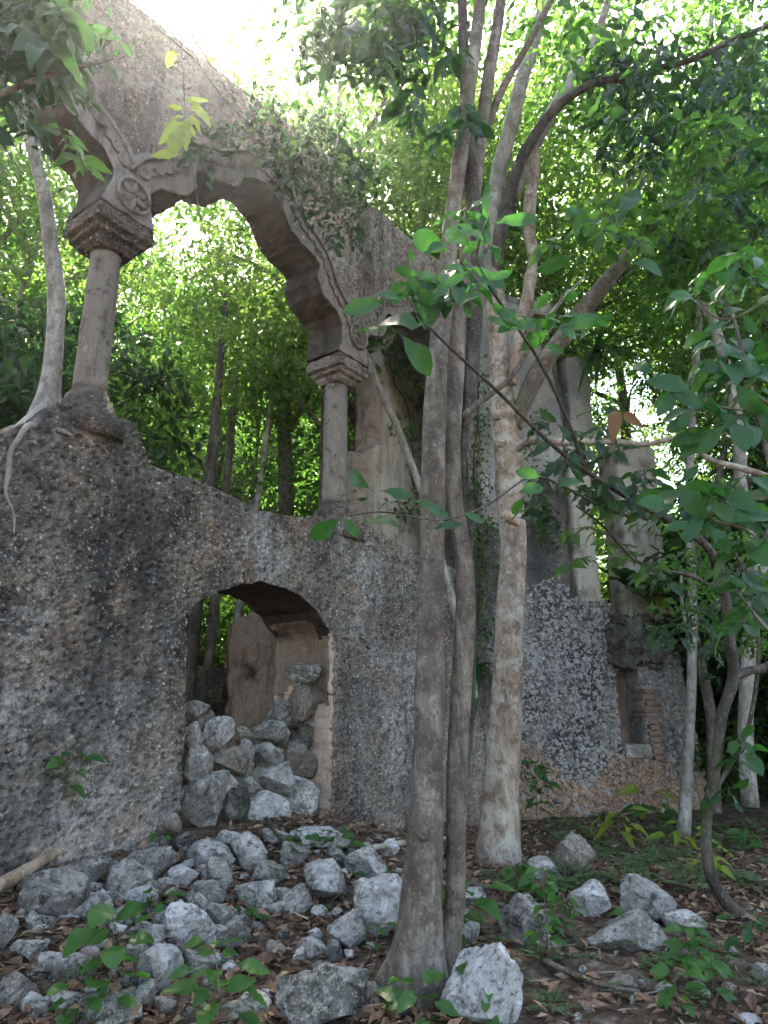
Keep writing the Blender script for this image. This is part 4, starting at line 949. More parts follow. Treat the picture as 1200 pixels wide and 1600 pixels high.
def leaf_obj(parent, P0, P1, key, rng, hint=None, label=None, name='leaf'):
    P0, P1 = np.array(P0, float), np.array(P1, float); x = P1-P0; Ln = np.linalg.norm(x); x = x/Ln
    h = hint if hint is not None else np.array((0, 0, .9))+.5*(CAMP-P0)/np.linalg.norm(CAMP-P0)*rng.choice((-1, 1))+rng.normal(0, .35, 3)
    z = h-x*(h@x); z /= np.linalg.norm(z)+1e-9; y = np.cross(z, x)
    m4 = Matrix(((x[0]*Ln, y[0]*Ln, z[0]*Ln, 0), (x[1]*Ln, y[1]*Ln, z[1]*Ln, 0), (x[2]*Ln, y[2]*Ln, z[2]*Ln, 0), (0, 0, 0, 1)))
    m4.translation = Vector(P0-origin(parent)); o = link(name, LEAF[key][rng.integers(len(LEAF[key]))], parent, mat4=m4)
    if label: o['label'] = label
    return o
rl = np.random.default_rng(42)
def hand_leaves(parent, key, Y, items):
    for it in items:
        (bx, by, tx, ty) = it[:4]; yy = it[4] if len(it) > 4 else Y; P0 = at(bx, by, yy); P1 = at(tx, ty, yy-rl.uniform(-.05, .10))
        tc = (CAMP-P0)/np.linalg.norm(CAMP-P0); leaf_obj(parent, P0, P1, key, rl, tc*.8+np.array((0, 0, .5))+rl.normal(0, .3, 3))
hand_leaves(CT, 'big', 3.0, [(760, 346, 756, 283), (772, 347, 840, 336), (758, 378, 712, 340), (700, 392, 640, 365), (603, 468, 538, 483), (632, 470, 602, 450), (624, 518, 555, 500), (667, 514, 598, 480), (628, 526, 678, 576),
    (687, 453, 722, 425), (712, 482, 740, 452), (690, 440, 650, 418), (655, 462, 640, 430), (675, 470, 700, 440), (735, 430, 700, 405), (735, 385, 690, 350), (660, 400, 690, 372), (645, 412, 640, 390), (725, 460, 745, 440), (760, 440, 800, 420),
    (800, 513, 763, 490), (795, 500, 770, 475), (800, 515, 825, 500), (815, 510, 790, 480), (577, 763, 538, 737), (597, 767, 642, 771), (640, 778, 705, 800), (627, 824, 576, 797), (530, 810, 487, 843), (563, 845, 542, 812), (677, 826, 724, 812),
    (720, 800, 760, 812), (810, 770, 850, 755), (820, 775, 800, 805), (870, 760, 905, 745), (845, 745, 815, 735), (880, 510, 930, 500), (870, 512, 905, 520), (850, 540, 885, 548)])
hand_leaves(CT, 'dark', 4.4, [(900, 700, 880, 660), (905, 690, 935, 660), (930, 690, 960, 720), (890, 660, 920, 630), (930, 720, 900, 750), (950, 745, 980, 765), (870, 660, 840, 640), (860, 690, 835, 705), (880, 720, 850, 735), (960, 700, 990, 690),
    (945, 640, 975, 650), (915, 620, 880, 610), (985, 770, 1005, 800), (1000, 800, 975, 820), (1020, 810, 1050, 790), (960, 790, 940, 760), (925, 750, 945, 775)])
for bx, by, tx, ty in ((962, 642, 959, 676), (975, 646, 996, 661)):
    P0, P1 = at(bx, by, 4.3), at(tx, ty, 4.25); leaf_obj(CT, P0, P1, 'dry', rl, (CAMP-P0)/4, 'dead tan leaf hanging on the shoot')
BS = thing('broad_leaved_sapling', np.array((2.25, 3.3, 0.0)), 'sapling with glossy broad leaves reaching in from the right edge', 'sapling')
part('stem', tube([(2.3, 3.3, -.1), (2.2, 3.35, 1.0), (2.05, 3.3, 2.0), (1.95, 3.3, 3.0), (1.9, 3.3, 3.6)], [.03, .025, .02, .014, .008], 8, 30, .1), M['bark'], BS)
for pl in ([(1215, 640), (1180, 615), (1142, 575)], [(1220, 640), (1150, 640), (1090, 625), (1040, 600)], [(1225, 850), (1190, 845), (1160, 825), (1110, 810), (1060, 760)], [(1225, 450), (1180, 480), (1130, 500), (1085, 470)], [(1215, 1000), (1180, 960), (1150, 920)]):
    Q = [at(x, y, 3.25) for x, y in pl]; part('twig', tube(Q, [.009]+[.006]*(len(Q)-2)+[.003], 6, 16, .05), M['bark'], BS)
hand_leaves(BS, 'big', 3.2, [(1142, 573, 1150, 520), (1142, 583, 1210, 560), (1133, 587, 1090, 560), (1087, 617, 1026, 582), (1110, 640, 1060, 612), (1062, 755, 1092, 728), (1062, 755, 1094, 802), (1054, 796, 1014, 774), (1158, 822, 1118, 786), (1130, 815, 1205, 790),
    (1171, 838, 1215, 868), (1087, 817, 1040, 822), (1150, 600, 1180, 640), (1180, 620, 1200, 660), (1120, 640, 1150, 670), (1160, 650, 1110, 665), (1195, 845, 1180, 890), (1150, 830, 1110, 845), (1100, 800, 1070, 840), (1190, 580, 1160, 600), (1085, 640, 1060, 660),
    (1060, 610, 1030, 640), (1170, 920, 1140, 900), (1165, 930, 1200, 910), (1140, 500, 1100, 515), (1130, 495, 1160, 470), (1090, 470, 1060, 450), (1110, 480, 1120, 440), (1180, 480, 1205, 450), (1160, 490, 1180, 520), (1190, 640, 1215, 690), (1110, 820, 1140, 860), (1020, 585, 990, 560)])
def spray(parent, pl, key, n, Llen, rng, twr=.006, mat_='bark_dark', spread=1.0):
    """a leafy twig along world points, leaves alternate left and right"""
    Q = spline(np.array(pl, float), 24); part('twig', tube(Q[::4], np.linspace(twr, twr*.35, 6), 5, 12, .05), M[mat_], parent)
    for i in range(n):
        k = min(22, int((.18+.82*i/max(1, n-1))*23)); T = Q[k+1]-Q[k]; T /= np.linalg.norm(T); s = np.cross(T, (0, 0, 1)); s /= np.linalg.norm(s)+1e-9
        d = T*rng.uniform(.25, .9)+s*(1 if i % 2 else -1)*spread*rng.uniform(.5, 1)+np.array((0, 0, rng.uniform(-.7, .15))); d /= np.linalg.norm(d)
        L1 = Llen*rng.uniform(.65, 1.2); leaf_obj(parent, Q[k]+d*L1*.12, Q[k]+d*L1*1.12, key, rng)
def region(parent, key, anchor, cx, cy, rx, ry, Y, dY, ntw, nl, Llen, seed, hang=.5):
    rng = np.random.default_rng(seed)
    for _ in range(ntw):
        a = rng.uniform(0, 2*np.pi); r = rng.uniform(0, 1)**.6; ex, ey = cx+rx*r*math.cos(a), cy+ry*r*math.sin(a); Y1 = Y+rng.uniform(-dY, dY)
        ax, ay = anchor if anchor else (ex+rng.normal(0, 30), ey-rng.uniform(40, 90)); f = rng.uniform(.25, .55)
        sx, sy = ex+(ax-ex)*f*.6, ey+(ay-ey)*f*.6
        P = [at(sx, sy, Y1+rng.uniform(0, .3)), at((sx+ex)/2+rng.normal(0, 8), (sy+ey)/2-10, Y1+.1), at(ex, ey, Y1)]
        spray(parent, P, key, nl, Llen, rng)
OT = thing('overhanging_tree', np.array((-2.7, 2.6, 0.0)), 'tree outside the left edge whose dark leaves hang into the top left corner', 'tree')
part('trunk', tube([(-2.7, 2.6, -.2), (-2.65, 2.6, 2), (-2.5, 2.7, 4.5), (-2.3, 2.8, 6.5)], [.14, .12, .09, .05], 12, 30, .1), M['bark'], OT)
part('branch', tube([(-2.6, 2.6, 3.6), (-2.2, 2.75, 4.3), (-1.8, 2.85, 4.7), (-1.4, 2.9, 4.9)], [.03, .02, .012, .005], 8, 20, .1), M['bark'], OT)
region(OT, 'dark', (-30, -80), 65, 50, 100, 95, 2.85, .35, 22, 8, .21, 1); region(OT, 'dark', (-30, -40), 45, 190, 75, 75, 3.1, .3, 7, 7, .17, 2); region(OT, 'mid', (60, 100), 105, 250, 40, 35, 3.3, .2, 3, 6, .16, 31)
region(DT, 'dark', (600, -80), 610, 50, 110, 70, 4.2, .4, 11, 9, .19, 3); region(DT, 'dark', (690, -20), 560, 110, 45, 60, 3.9, .2, 3, 8, .20, 4); region(DT, 'dark', (690, 60), 690, 160, 60, 80, 4.1, .3, 6, 8, .18, 5)
region(DT, 'dark', (690, 130), 715, 220, 50, 30, 4.1, .2, 2, 7, .18, 6)
HV = thing('hanging_vine', F1.to(5.6, 7.2, -.2), 'dark small-leaved vine tumbling over the crown of the middle arch', 'vine')
part('stem', tube([F1.to(*F1.px(x, y, -.3), -.3) for x, y in ((290, 40), (370, 160), (450, 240), (520, 290), (590, 330))], [.014, .012, .010, .008, .005], 6, 30, .1), M['bark_dark'], HV)
region(HV, 'dark', (470, 180), 490, 270, 95, 70, 6.0, .35, 17, 9, .15, 7); region(HV, 'dark', (400, 180), 350, 240, 70, 55, 5.6, .3, 8, 8, .14, 8); region(HV, 'mid', (470, 160), 430, 190, 80, 60, 5.9, .3, 8, 8, .13, 9)
region(HV, 'dark', (520, 300), 540, 375, 40, 45, 6.2, .2, 4, 7, .14, 10); region(HV, 'mid', (500, 200), 540, 220, 60, 60, 6.2, .3, 6, 8, .14, 32)
LV = thing('lime_vine', F1.to(3.6, 6.9, -.5), 'thread-thin hanging vine with a tuft of lime green leaves over the first spandrel', 'vine')
part('stem', tube([at(x, y, 4.4) for x, y in ((275, -40), (285, 90), (290, 180), (300, 260), (312, 330), (326, 400))], [.006, .005, .005, .004, .003, .002], 5, 40, .05), M['bark_dark'], LV)
hand_leaves(LV, 'lime', 4.35, [(288, 180, 252, 192), (290, 190, 250, 220), (290, 185, 286, 228), (296, 180, 316, 200), (296, 170, 330, 178), (280, 240, 235, 240), (290, 160, 322, 150), (285, 170, 262, 165), (298, 195, 305, 215), (272, 78, 262, 100), (300, 160, 318, 185), (284, 205, 268, 232)])
part('stem', tube([at(x, y, 4.6) for x, y in ((240, 40), (300, 90), (360, 165), (430, 230), (475, 265))], [.009, .008, .007, .005, .003], 5, 40, .05), M['bark_dark'], LV)
region(TT, 'dark', (1000, 60), 1010, 130, 110, 90, 5.9, .4, 13, 9, .19, 12); region(TT, 'dark', (1150, 40), 1140, 150, 90, 110, 5.6, .5, 12, 9, .19, 13); region(TT, 'mid', (960, 40), 960, 60, 110, 70, 6.4, .5, 10, 9, .19, 14)
region(TT, 'dark', (960, 200), 985, 250, 90, 80, 5.8, .5, 9, 9, .18, 15); region(CT, 'dark', (1130, 280), 1140, 330, 80, 110, 5.2, .5, 12, 9, .17, 16); region(CT, 'mid', (960, 380), 930, 380, 90, 60, 5.0, .5, 7, 8, .17, 17)
region(CT, 'mid', (1100, 850), 960, 850, 110, 70, 4.8, .4, 9, 8, .13, 18); region(CT, 'dark', (1100, 900), 1100, 960, 80, 80, 5.1, .3, 8, 8, .14, 19); region(CT, 'dark', (880, 640), 900, 690, 80, 70, 4.3, .3, 6, 8, .12, 20)
region(CT, 'big', (1150, 1180), 1150, 1200, 50, 60, 5.2, .2, 4, 5, .17, 21); region(DT, 'mid', (790, 60), 880, 30, 90, 50, 4.9, .4, 7, 8, .17, 33); region(DT, 'mid', (640, 20), 640, 120, 80, 80, 5.6, .4, 7, 8, .16, 34)
region(CT, 'big', (745, 400), 690, 430, 70, 60, 3.2, .15, 7, 5, .19, 51); region(CT, 'big', (760, 380), 760, 370, 60, 50, 3.3, .2, 3, 5, .18, 52); region(CT, 'big', (880, 600), 860, 500, 70, 50, 3.8, .2, 4, 5, .17, 53)
region(BS, 'big', (1215, 640), 1130, 600, 70, 90, 3.3, .2, 9, 6, .20, 54); region(BS, 'big', (1215, 850), 1120, 800, 90, 70, 3.4, .2, 8, 6, .19, 55); region(BS, 'big', (1215, 450), 1140, 450, 70, 60, 3.5, .3, 6, 6, .19, 56); region(BS, 'big', (1215, 1000), 1150, 930, 60, 60, 3.6, .2, 5, 6, .17, 57)
region(CT, 'dark', (990, 780), 980, 730, 90, 70, 4.4, .3, 9, 7, .14, 58); region(CT, 'dark', (1000, 880), 900, 800, 80, 40, 4.6, .3, 5, 7, .13, 59); region(TT, 'mid', (975, 400), 960, 330, 90, 70, 6.2, .4, 9, 8, .18, 60); region(TT, 'dark', (1100, 200), 1080, 380, 90, 70, 6.0, .4, 8, 8, .18, 61)
hand_leaves(TT, 'big', 5.0, [(902, 318, 918, 382), (967, 345, 997, 284), (945, 385, 965, 410), (897, 397, 848, 427), (985, 408, 1040, 415), (880, 345, 905, 318), (940, 350, 915, 340)])

# ------------------------------------------------------------------ plants on the ground and on the walls
def plant(P, hgt, nl, Llen, key, label, name='seedling', cat='plant', group=None, spread=1., seed=0, lean=.15, mat_='leaf_gnd', branches=0):
    rng = np.random.default_rng(seed+700); t_ = thing(name, P, label, cat, group); P = np.array(P, float)
    top = P+np.array((rng.normal(0, lean)*hgt, rng.normal(0, lean)*hgt, hgt)); mid = (P+top)/2+rng.normal(0, .04, 3)*hgt
    Q = spline([P-np.array((0, 0, .03)), mid, top], 20); part('stem', tube(Q[::3], np.linspace(.006, .003, 7)*(.5+hgt), 5, 12, .05), M['bark'], t_)
    for i in range(nl):
        f = .3+.7*i/max(1, nl-1); k = min(19, int(f*19)); a = i*2.4+rng.uniform(-.4, .4); el = rng.uniform(-.3, .45)
        d = np.array((math.cos(a)*math.cos(el), math.sin(a)*math.cos(el), math.sin(el))); L1 = Llen*rng.uniform(.7, 1.2); off = d*L1*spread*rng.uniform(.15, .9)
        if np.linalg.norm(off) > .04: part('petiole', tube([Q[k], Q[k]+off*.5+np.array((0, 0, .01)), Q[k]+off], [.002, .0018, .0015], 4, 5), M['leaf_gnd'], t_)
        leaf_obj(t_, Q[k]+off, Q[k]+off+d*L1, key, rng, np.array((0, 0, 1.0))+rng.normal(0, .3, 3)+.35*(CAMP-P)/np.linalg.norm(CAMP-P))
    return t_
def gp(px, py): return ghit(px, py)
for i, (px, py, top, nl, lp, key, lab) in enumerate([
    (160, 1598, 1430, 16, 46, 'round', 'round-leaved seedling on a thin stem at the bottom left'), (120, 1599, 1540, 8, 40, 'gnd', 'low dark-leaved weed under the round-leaved seedling'),
    (345, 1600, 1485, 18, 48, 'gnd', 'lobed-leaf plant in the bottom centre left'), (382, 1445, 1410, 7, 24, 'gnd', 'bright little weed between the white wedge stone and greenish stone'),
    (235, 1440, 1400, 10, 28, 'gnd', 'spreading weeds over the stones left of the white-topped block'), (648, 1598, 1545, 9, 44, 'gnd', 'glossy bright seedling against the foot of the double trunk'),
    (588, 1490, 1450, 6, 22, 'gnd', 'small sprig beside the tall pale boulder'), (592, 1415, 1365, 6, 26, 'big', 'dark-leaved sprig in front of the boulder near the double trunk'),
    (720, 1500, 1390, 16, 40, 'gnd', 'pale green seedling right of the double trunk'), (760, 1590, 1530, 12, 36, 'gnd', 'seedling with drooping leaves over the wedged boulder'),
    (700, 1440, 1395, 8, 30, 'gnd', 'low seedling between trunk and lichened rock'), (855, 1500, 1370, 26, 20, 'gnd', 'twiggy many-leaved seedling in front of the cracked boulders'),
    (900, 1470, 1390, 18, 18, 'gnd', 'thin seedling leaning on the cracked boulders'), (820, 1400, 1350, 14, 26, 'gnd', 'bushy seedling at the tan tree foot'),
    (1085, 1530, 1455, 22, 30, 'gnd', 'leafy light green seedling at the lower right'), (1060, 1590, 1510, 14, 28, 'gnd', 'seedling along the bottom right of the litter'),
    (1110, 1560, 1500, 12, 30, 'gnd', 'seedling nearer the right edge by the brown stone'), (1000, 1272, 1225, 10, 34, 'limegnd', 'lime weed under the niche'),
    (965, 1320, 1270, 11, 34, 'limegnd', 'lime weed beside the brownish boulder'), (1055, 1335, 1290, 10, 32, 'limegnd', 'lime weed at the foot of the white-barked tree'),
    (1030, 1290, 1262, 9, 30, 'gnd', 'dark green weed on the wall foot right of the niche'), (1110, 1375, 1330, 9, 30, 'limegnd', 'lime weed behind the crooked sapling'),
    (838, 1290, 1195, 26, 20, 'gnd', 'thin bush standing before the wall right of the tan trunk'), (470, 1330, 1300, 8, 20, 'gnd', 'weed on the stones before the door'),
    (530, 1335, 1300, 9, 22, 'gnd', 'weed below the right door jamb'), (250, 1325, 1300, 8, 20, 'gnd', 'weed at the foot of the left door jamb'),
    (1010, 1480, 1440, 10, 22, 'gnd', 'small weed right of the dark lower block'), (790, 1340, 1310, 9, 20, 'gnd', 'weed close to the tan trunk base'), (840, 1410, 1370, 10, 24, 'gnd', 'weed left of the cracked boulders'),
    (1180, 1500, 1440, 10, 30, 'big', 'broad dark weed at the right edge'), (1160, 1330, 1290, 9, 24, 'gnd', 'pale weed at the right edge behind the sapling')]):
    g = gp(px, min(py, 1599)); k = mpp(px, py, g[1]); plant(g, (py-top)*k, nl, lp*k, key, lab, seed=i, group='weeds and seedlings on the forest floor')
# weed on the left wall
P = F1.to(*F1.px(100, 1240), -.02); plant(P, .32, 12, .13, 'gnd', 'green weed sprouting from the lower left wall face', 'wall_weed', seed=60)
# strappy plants
def strap_plant(P, n, Ln, label, seed, outward, key='strap', name='air_plant'):
    rng = np.random.default_rng(seed); t_ = thing(name, P, label, 'plant'); o = np.array(outward, float)
    for i in range(n):
        a = rng.uniform(-1.3, 1.3); s = np.array((-o[1], o[0], 0)); d = o*rng.uniform(.3, .8)+s*math.sin(a)*.8+np.array((0, 0, rng.uniform(-.5, .8))); d /= np.linalg.norm(d)
        leaf_obj(t_, P, P+d*Ln*rng.uniform(.6, 1.1), key, rng, np.array((0, 0, 1.))+o*.3)
    return t_
strap_plant(F1.to(*F1.px(742, 1040), -.03), 18, .62, 'grassy air plant clinging to the wall between the trunks', 1, (.81, -.58, 0))
strap_plant(F2.to(*P2(925, 560), -.12), 26, 1.0, 'strap-leaved plant sprouting from the broken upper corner of the side wall', 2, (.3, -.95, .2))
t_ = strap_plant(F2.to(*P2(975, 915), -.05), 9, .75, 'broad-leaved plant on the ledge between the two pale piers', 3, (.3, -.95, .3), 'big', 'ledge_plant')
t_ = strap_plant(F2.to(*P2(1020, 930), -.05), 8, .55, 'lime-leaved plant at the foot of the wide pale pier', 4, (.3, -.95, .1), 'lime', 'ledge_plant')

# masses of small leaves as one mesh: diamond leaves folded on the midrib
def leaf_mass(C, D, Nn, Ln, Wd, tint):
    """centres of the leaf base, directions, normals, lengths, widths -> verts, tris, attrs"""
    n = len(C); S_ = np.cross(Nn, D); S_ /= np.linalg.norm(S_, axis=1)[:, None]+1e-9; U = np.cross(D, S_)
    L_ = Ln[:, None]; W_ = Wd[:, None]; mid = C+D*L_*.45+U*(W_*.18)
    V = np.stack([C, mid+S_*W_*.5, C+D*L_-U*(L_*.10), mid-S_*W_*.5], 1).reshape(-1, 3)
    i = np.arange(n)*4; Fc = np.concatenate([np.stack([i, i+2, i+1], -1), np.stack([i, i+3, i+2], -1)])
    return V, Fc, np.concatenate([tint, tint])
def unit(v): return v/(np.linalg.norm(v, axis=-1)[..., None]+1e-9)
def crown_arrays(seed, cl, per, r_cl, Ln, aspect=.46):
    """cl (k,3) centres of leaf sprays"""
    rng = np.random.default_rng(seed); k = len(cl); n = k*per
    c = np.repeat(cl, per, 0); ax = unit(rng.normal(size=(k, 3))*np.array((1, 1, .35))); sp = np.repeat(rng.uniform(.6, 1.35, k), per)
    a = rng.uniform(0, 2*np.pi, n); r = np.sqrt(rng.uniform(0, 1, n))*r_cl*sp
    off = np.stack([r*np.cos(a), r*np.sin(a), rng.normal(0, .16, n)*r_cl-.25*r*r/r_cl], -1)
    D = unit(off*np.array((1, 1, .6))+rng.normal(0, .35, (n, 3))+np.array((0, 0, -.12))); Nn = unit(np.array((0, 0, 1.))+rng.normal(0, .55, (n, 3)))
    ln = Ln*rng.uniform(.6, 1.3, n); tint = np.clip(np.repeat(rng.uniform(0, .75, k), per)+rng.uniform(0, .25, n), 0, 1)
    return leaf_mass(c+off, D, Nn, ln, ln*aspect*rng.uniform(.8, 1.2, n), tint)
def crown_points(rng, n, r, z0, z1, holes=.35):
    out = []
    s = rng.uniform(0, 60)
    while len(out) < n:
        p = rng.uniform(-1, 1, (n, 3)); q = np.linalg.norm(p, axis=1); ok = (q < 1)&(q > .25)
        f = fbm(p*2.1+s, 2, 3); ok &= f > -holes*.35; out += list(p[ok])
    p = np.array(out[:n]); p[:, :2] *= r; p[:, 2] = (z0+z1)/2+p[:, 2]*(z1-z0)/2; return p
def make_tree_data(seed, r, z0, z1, ncl, per, rcl, Ln, tr, m, bark):
    rng = np.random.default_rng(seed); cl = crown_points(rng, ncl, r, z0, z1); V, Fc, ti = crown_arrays(seed, cl, per, rcl, Ln)
    cm = mesh_from('crown', V, Fc, M[m], False, {'tint': ('FACE', ti)})
    mb = MB(); top = z0+(z1-z0)*.75; w = [np.array((0, 0, -.3)), np.array((rng.normal(0, .15), rng.normal(0, .15), top*.35)), np.array((rng.normal(0, .3), rng.normal(0, .3), top*.7)), np.array((rng.normal(0, .4), rng.normal(0, .4), top))]
    mb.add(*tube(w, [tr*1.25, tr, tr*.75, tr*.3], 9, 24, .1, seed)); Q = spline(np.array(w), 40)
    for i in range(9):
        c = cl[rng.integers(len(cl))]; k = int(np.clip((c[2]-1.2)/top, .25, .95)*38); a = Q[k]; mb.add(*tube([a, a*.45+c*.55+np.array((0, 0, .3)), c], [tr*.38, tr*.25, tr*.07], 6, 10, .1, seed+i))
    V, Fs, A = mb.out(); return cm, mesh_from('trunk', V, Fs, M[bark], True, A)
TREES = {'tall': [make_tree_data(200+i, 2.7, 4.0, 11.5, 250, 36, .50, .16, .15, 'leaf_bg' if i % 2 else 'leaf_bg2', ('bark_pale', 'bark', 'bark_dark')[i % 3]) for i in range(4)],
         'low': [make_tree_data(300+i, 1.9, 1.2, 5.4, 170, 36, .42, .14, .07, ('leaf_bg', 'leaf_bg2', 'leaf_bg')[i], ('bark', 'bark_pale', 'bark_dark')[i]) for i in range(3)],
         'dark': [make_tree_data(400+i, 2.0, 1.5, 6.0, 170, 30, .45, .20, .09, 'leaf_dk', 'bark_dark') for i in range(2)],
         'bush': [make_tree_data(700+i, 1.25, .15, 2.3, 90, 34, .36, .13, .03, ('leaf_bg', 'leaf_dk')[i], 'bark_dark') for i in range(2)],
         'high': [make_tree_data(500+i, 2.3, 6.5, 11.0, 170, 36, .46, .15, .10, 'leaf_bg', 'bark_pale') for i in range(2)]}
TREES['over'] = [make_tree_data(600+i, 3.3, 8.0, 15.5, 340, 36, .55, .17, .17, ('leaf_bg', 'leaf_bg2')[i], 'bark') for i in range(2)]
rt = np.random.default_rng(77); placed = []
LOOK = {'bush': 'leafy bush', 'tall': 'tall feathery light green tree', 'low': 'low bright green understory tree', 'dark': 'dark-leaved understory tree', 'high': 'thin high-crowned tree', 'over': 'towering wide-crowned tree'}
def project(P):
    x, y, z = P[0], P[1], P[2]-CAMZ; f = y*ct+z*st; return 600+FPX*x/f, 800-FPX*(z*ct-y*st)/f
SEEN = [(-9999, 'past the left edge'), (20, 'left of the brownish column'), (150, 'right of the brownish column'), (330, 'in the middle of the big arch'), (470, 'beside the paler column'), (590, 'behind the tan cross wall'), (700, 'behind the double trunk'), (850, 'behind the two pale piers'), (960, 'right of the pale piers'), (1070, 'by the white-barked tree'), (1150, 'by the mottled forked tree'), (1230, 'off the right edge')]
LABELS_USED = {}
def tree_label(kind, x, y):
    px = project((x, y, 4.0))[0]; w = [t for k, t in SEEN if k <= px][-1]; dep = 'close behind the wall' if y < 12 else ('further back' if y < 17 else ('far back' if y < 23 else 'farthest back'))
    return f"{LOOK[kind]} {dep}, {w}"
def add_tree(kind, x, y, label=None, s=None, group=True):
    cm, tm = TREES[kind][rt.integers(len(TREES[kind]))]; g = float(ground_z(x, y))
    r = link('forest_tree', None, loc=(x, y, g)); r.rotation_euler.z = rt.uniform(0, 6.28); s = s or rt.uniform(.85, 1.2); r.scale = (s, s, s*rt.uniform(.92, 1.1))
    tag(r, label or tree_label(kind, x, y), 'tree', 'forest trees behind the ruin' if group else None, 'thing'); link('trunk', tm, r); link('crown', cm, r); placed.append((x, y)); return r
def door_view(x, y):
    p = project((x, y, 1.5))[0]; return (230 < p < 500 and y < 24) or (545 < p < 760 and y < 15)
def behind(x, y): return not door_view(x, y) and F1.dist(x, y) < -2.2 and (F2.dist(x, y) < -2.0)
def scatter_trees(kind, n, x0, x1, y0, y1, mind, ok):
    sun_gap = kind in ('tall', 'high', 'over'); c = 0; tries = 0; mine = []
    while c < n and tries < 4000:
        tries += 1; y = y0+(y1-y0)*rt.uniform()**1.2; x = rt.uniform(x0, x1)
        if abs(x) > .72*y+2.5 or not ok(x, y) or (sun_gap and y < 14 and abs(x+.335*y) < 2.8): continue
        if any((x-a)**2+(y-b)**2 < mind**2 for a, b in mine): continue
        mine.append((x, y)); add_tree(kind, x, y); c += 1
scatter_trees('tall', 22, -16, 24, 9, 34, 3.0, behind)
scatter_trees('low', 24, -14, 22, 8, 30, 2.1, behind)
scatter_trees('dark', 6, -12, 4, 7, 16, 2.2, behind)
scatter_trees('high', 12, -10, 16, 9, 26, 2.4, behind)
right_ok = lambda x, y: x > 5.6+.12*(y-9) and F1.dist(x, y) > -99 and not (F2.dist(x, y) > -2 and x < 6.4)
scatter_trees('low', 12, 5.5, 15, 9.5, 20, 1.6, right_ok); scatter_trees('tall', 9, 6, 18, 11, 24, 2.2, right_ok); scatter_trees('dark', 5, 5.5, 13, 9, 18, 1.8, right_ok); scatter_trees('low', 10, 7, 20, 17, 28, 2.0, right_ok)

# slim trunks and bright shrubs seen through the doorway
def thin_trunk(px, Y, w, label, m, lean=0):
    P = at(px, 1090, Y); k = mpp(px, 1090, Y); V, Fs = tube([(P[0], Y, -.3), (P[0]+lean*.4, Y, 2), (P[0]+lean, Y+.2, 5), (P[0]+lean*1.4, Y+.3, 8)], [w*k*.55, w*k*.5, w*k*.42, w*k*.2], 10, 40, .1, int(px)); r = thing('slim_tree', (P[0], Y, 0), label, 'tree'); mk('trunk', V, Fs, M[m], r)
    C_ = crown_points(np.random.default_rng(int(px)), 50, 1.2, 6, 9)+np.array((P[0]+lean*1.4, Y, 0)); V, Fc, ti = crown_arrays(int(px), C_, 26, .4, .14); mk('crown', V, Fc, M['leaf_bg2'], r, False, {'tint': ('FACE', ti)})
thin_trunk(292, 9.6, 22, 'dark trunk just inside the left door jamb', 'bark_dark', .05); thin_trunk(318, 11.4, 17, 'grey trunk in the doorway view, second from the left jamb', 'bark', .1); thin_trunk(334, 11.0, 12, 'pale leaning thin trunk in the doorway view', 'bark_pale', .5); thin_trunk(356, 12.6, 8, 'thin pale stem close to the tan pillar in the doorway view', 'bark_pale', .2)
for px, Y, sc_ in ((275, 13.2, .8), (345, 13.8, .75), (405, 12.8, .7), (300, 16.5, .9), (385, 17, .9), (450, 15.5, .9)):
    P = at(px, 1090, Y); add_tree('low', P[0], Y, None, sc_)
for px, Y, sc_ in ((240, 29, 1.6), (320, 31, 1.7), (400, 29.5, 1.6), (480, 28, 1.5), (360, 35, 1.9)):
    P = at(px, 1090, Y); add_tree('tall', P[0], Y, None, sc_)
for x, y, s_ in ((8.6, 15.6, .62), (9.9, 17.0, .7), (8.0, 17.6, .65), (10.8, 15.4, .6), (11.5, 19, .8), (9.2, 19.5, .75)): add_tree('low', x, y, None, s_)
for x, y in ((7.2, 13.6), (8.3, 14.4), (9.4, 15.2), (7.6, 15.6), (9.0, 16.6), (10.6, 16.8), (8.4, 18.0), (10.2, 18.6), (11.8, 18.2), (6.7, 14.8), (12.6, 19.6), (6.3, 12.9), (9.7, 20.4), (11.4, 21.5)): add_tree('bush', x, y)
for x, y in ((-5.6, 8.8), (-6.4, 10.2), (-4.9, 9.6), (-7.4, 11.4)): add_tree('dark', x, y)
for x, y in ((-.95, 11.2), (3.0, 13.2), (-4.4, 15.6), (-1.7, 12.4), (-8.5, 12.5), (1.2, 13.9), (4.2, 15.0), (7.4, 13.2), (-10.5, 17), (3.0, 19.0), (10.0, 16.5), (0.5, 20.5), (7.0, 19.5), (12.5, 20), (-9.5, 21)):
    add_tree('over', x, y)
def own_crown(parent, cen, n, rx, ry, rz, per, rcl, Ln, m, seed):
    r = np.random.default_rng(seed); cl = crown_points(r, n, 1., -1, 1)*np.array((rx, ry, rz))+np.array(cen); V, Fc, ti = crown_arrays(seed, cl, per, rcl, Ln)
    o = mk('crown', V, Fc, M[m], parent, False, {'tint': ('FACE', ti)}); return o
def filler(parent, cx, cy, rx, ry, Y, dY, n, per, rcl, Ln, m, seed):
    k = mpp(cx, cy, Y); o = own_crown(parent, at(cx, cy, Y), n, rx*k, dY, ry*k, per, rcl, Ln, m, seed); o.name = 'foliage'; o['kind'] = 'stuff'
filler(HV, 525, 270, 85, 95, 6.3, .35, 46, 22, .26, .10, 'leaf_dk', 41); filler(HV, 430, 190, 110, 75, 6.1, .3, 20, 16, .22, .10, 'leaf_dk', 42)
filler(DT, 570, 40, 130, 80, 4.9, .5, 40, 22, .26, .12, 'leaf_dk', 44); filler(OT, 60, 40, 110, 110, 3.3, .3, 30, 20, .22, .12, 'leaf_dk', 45)
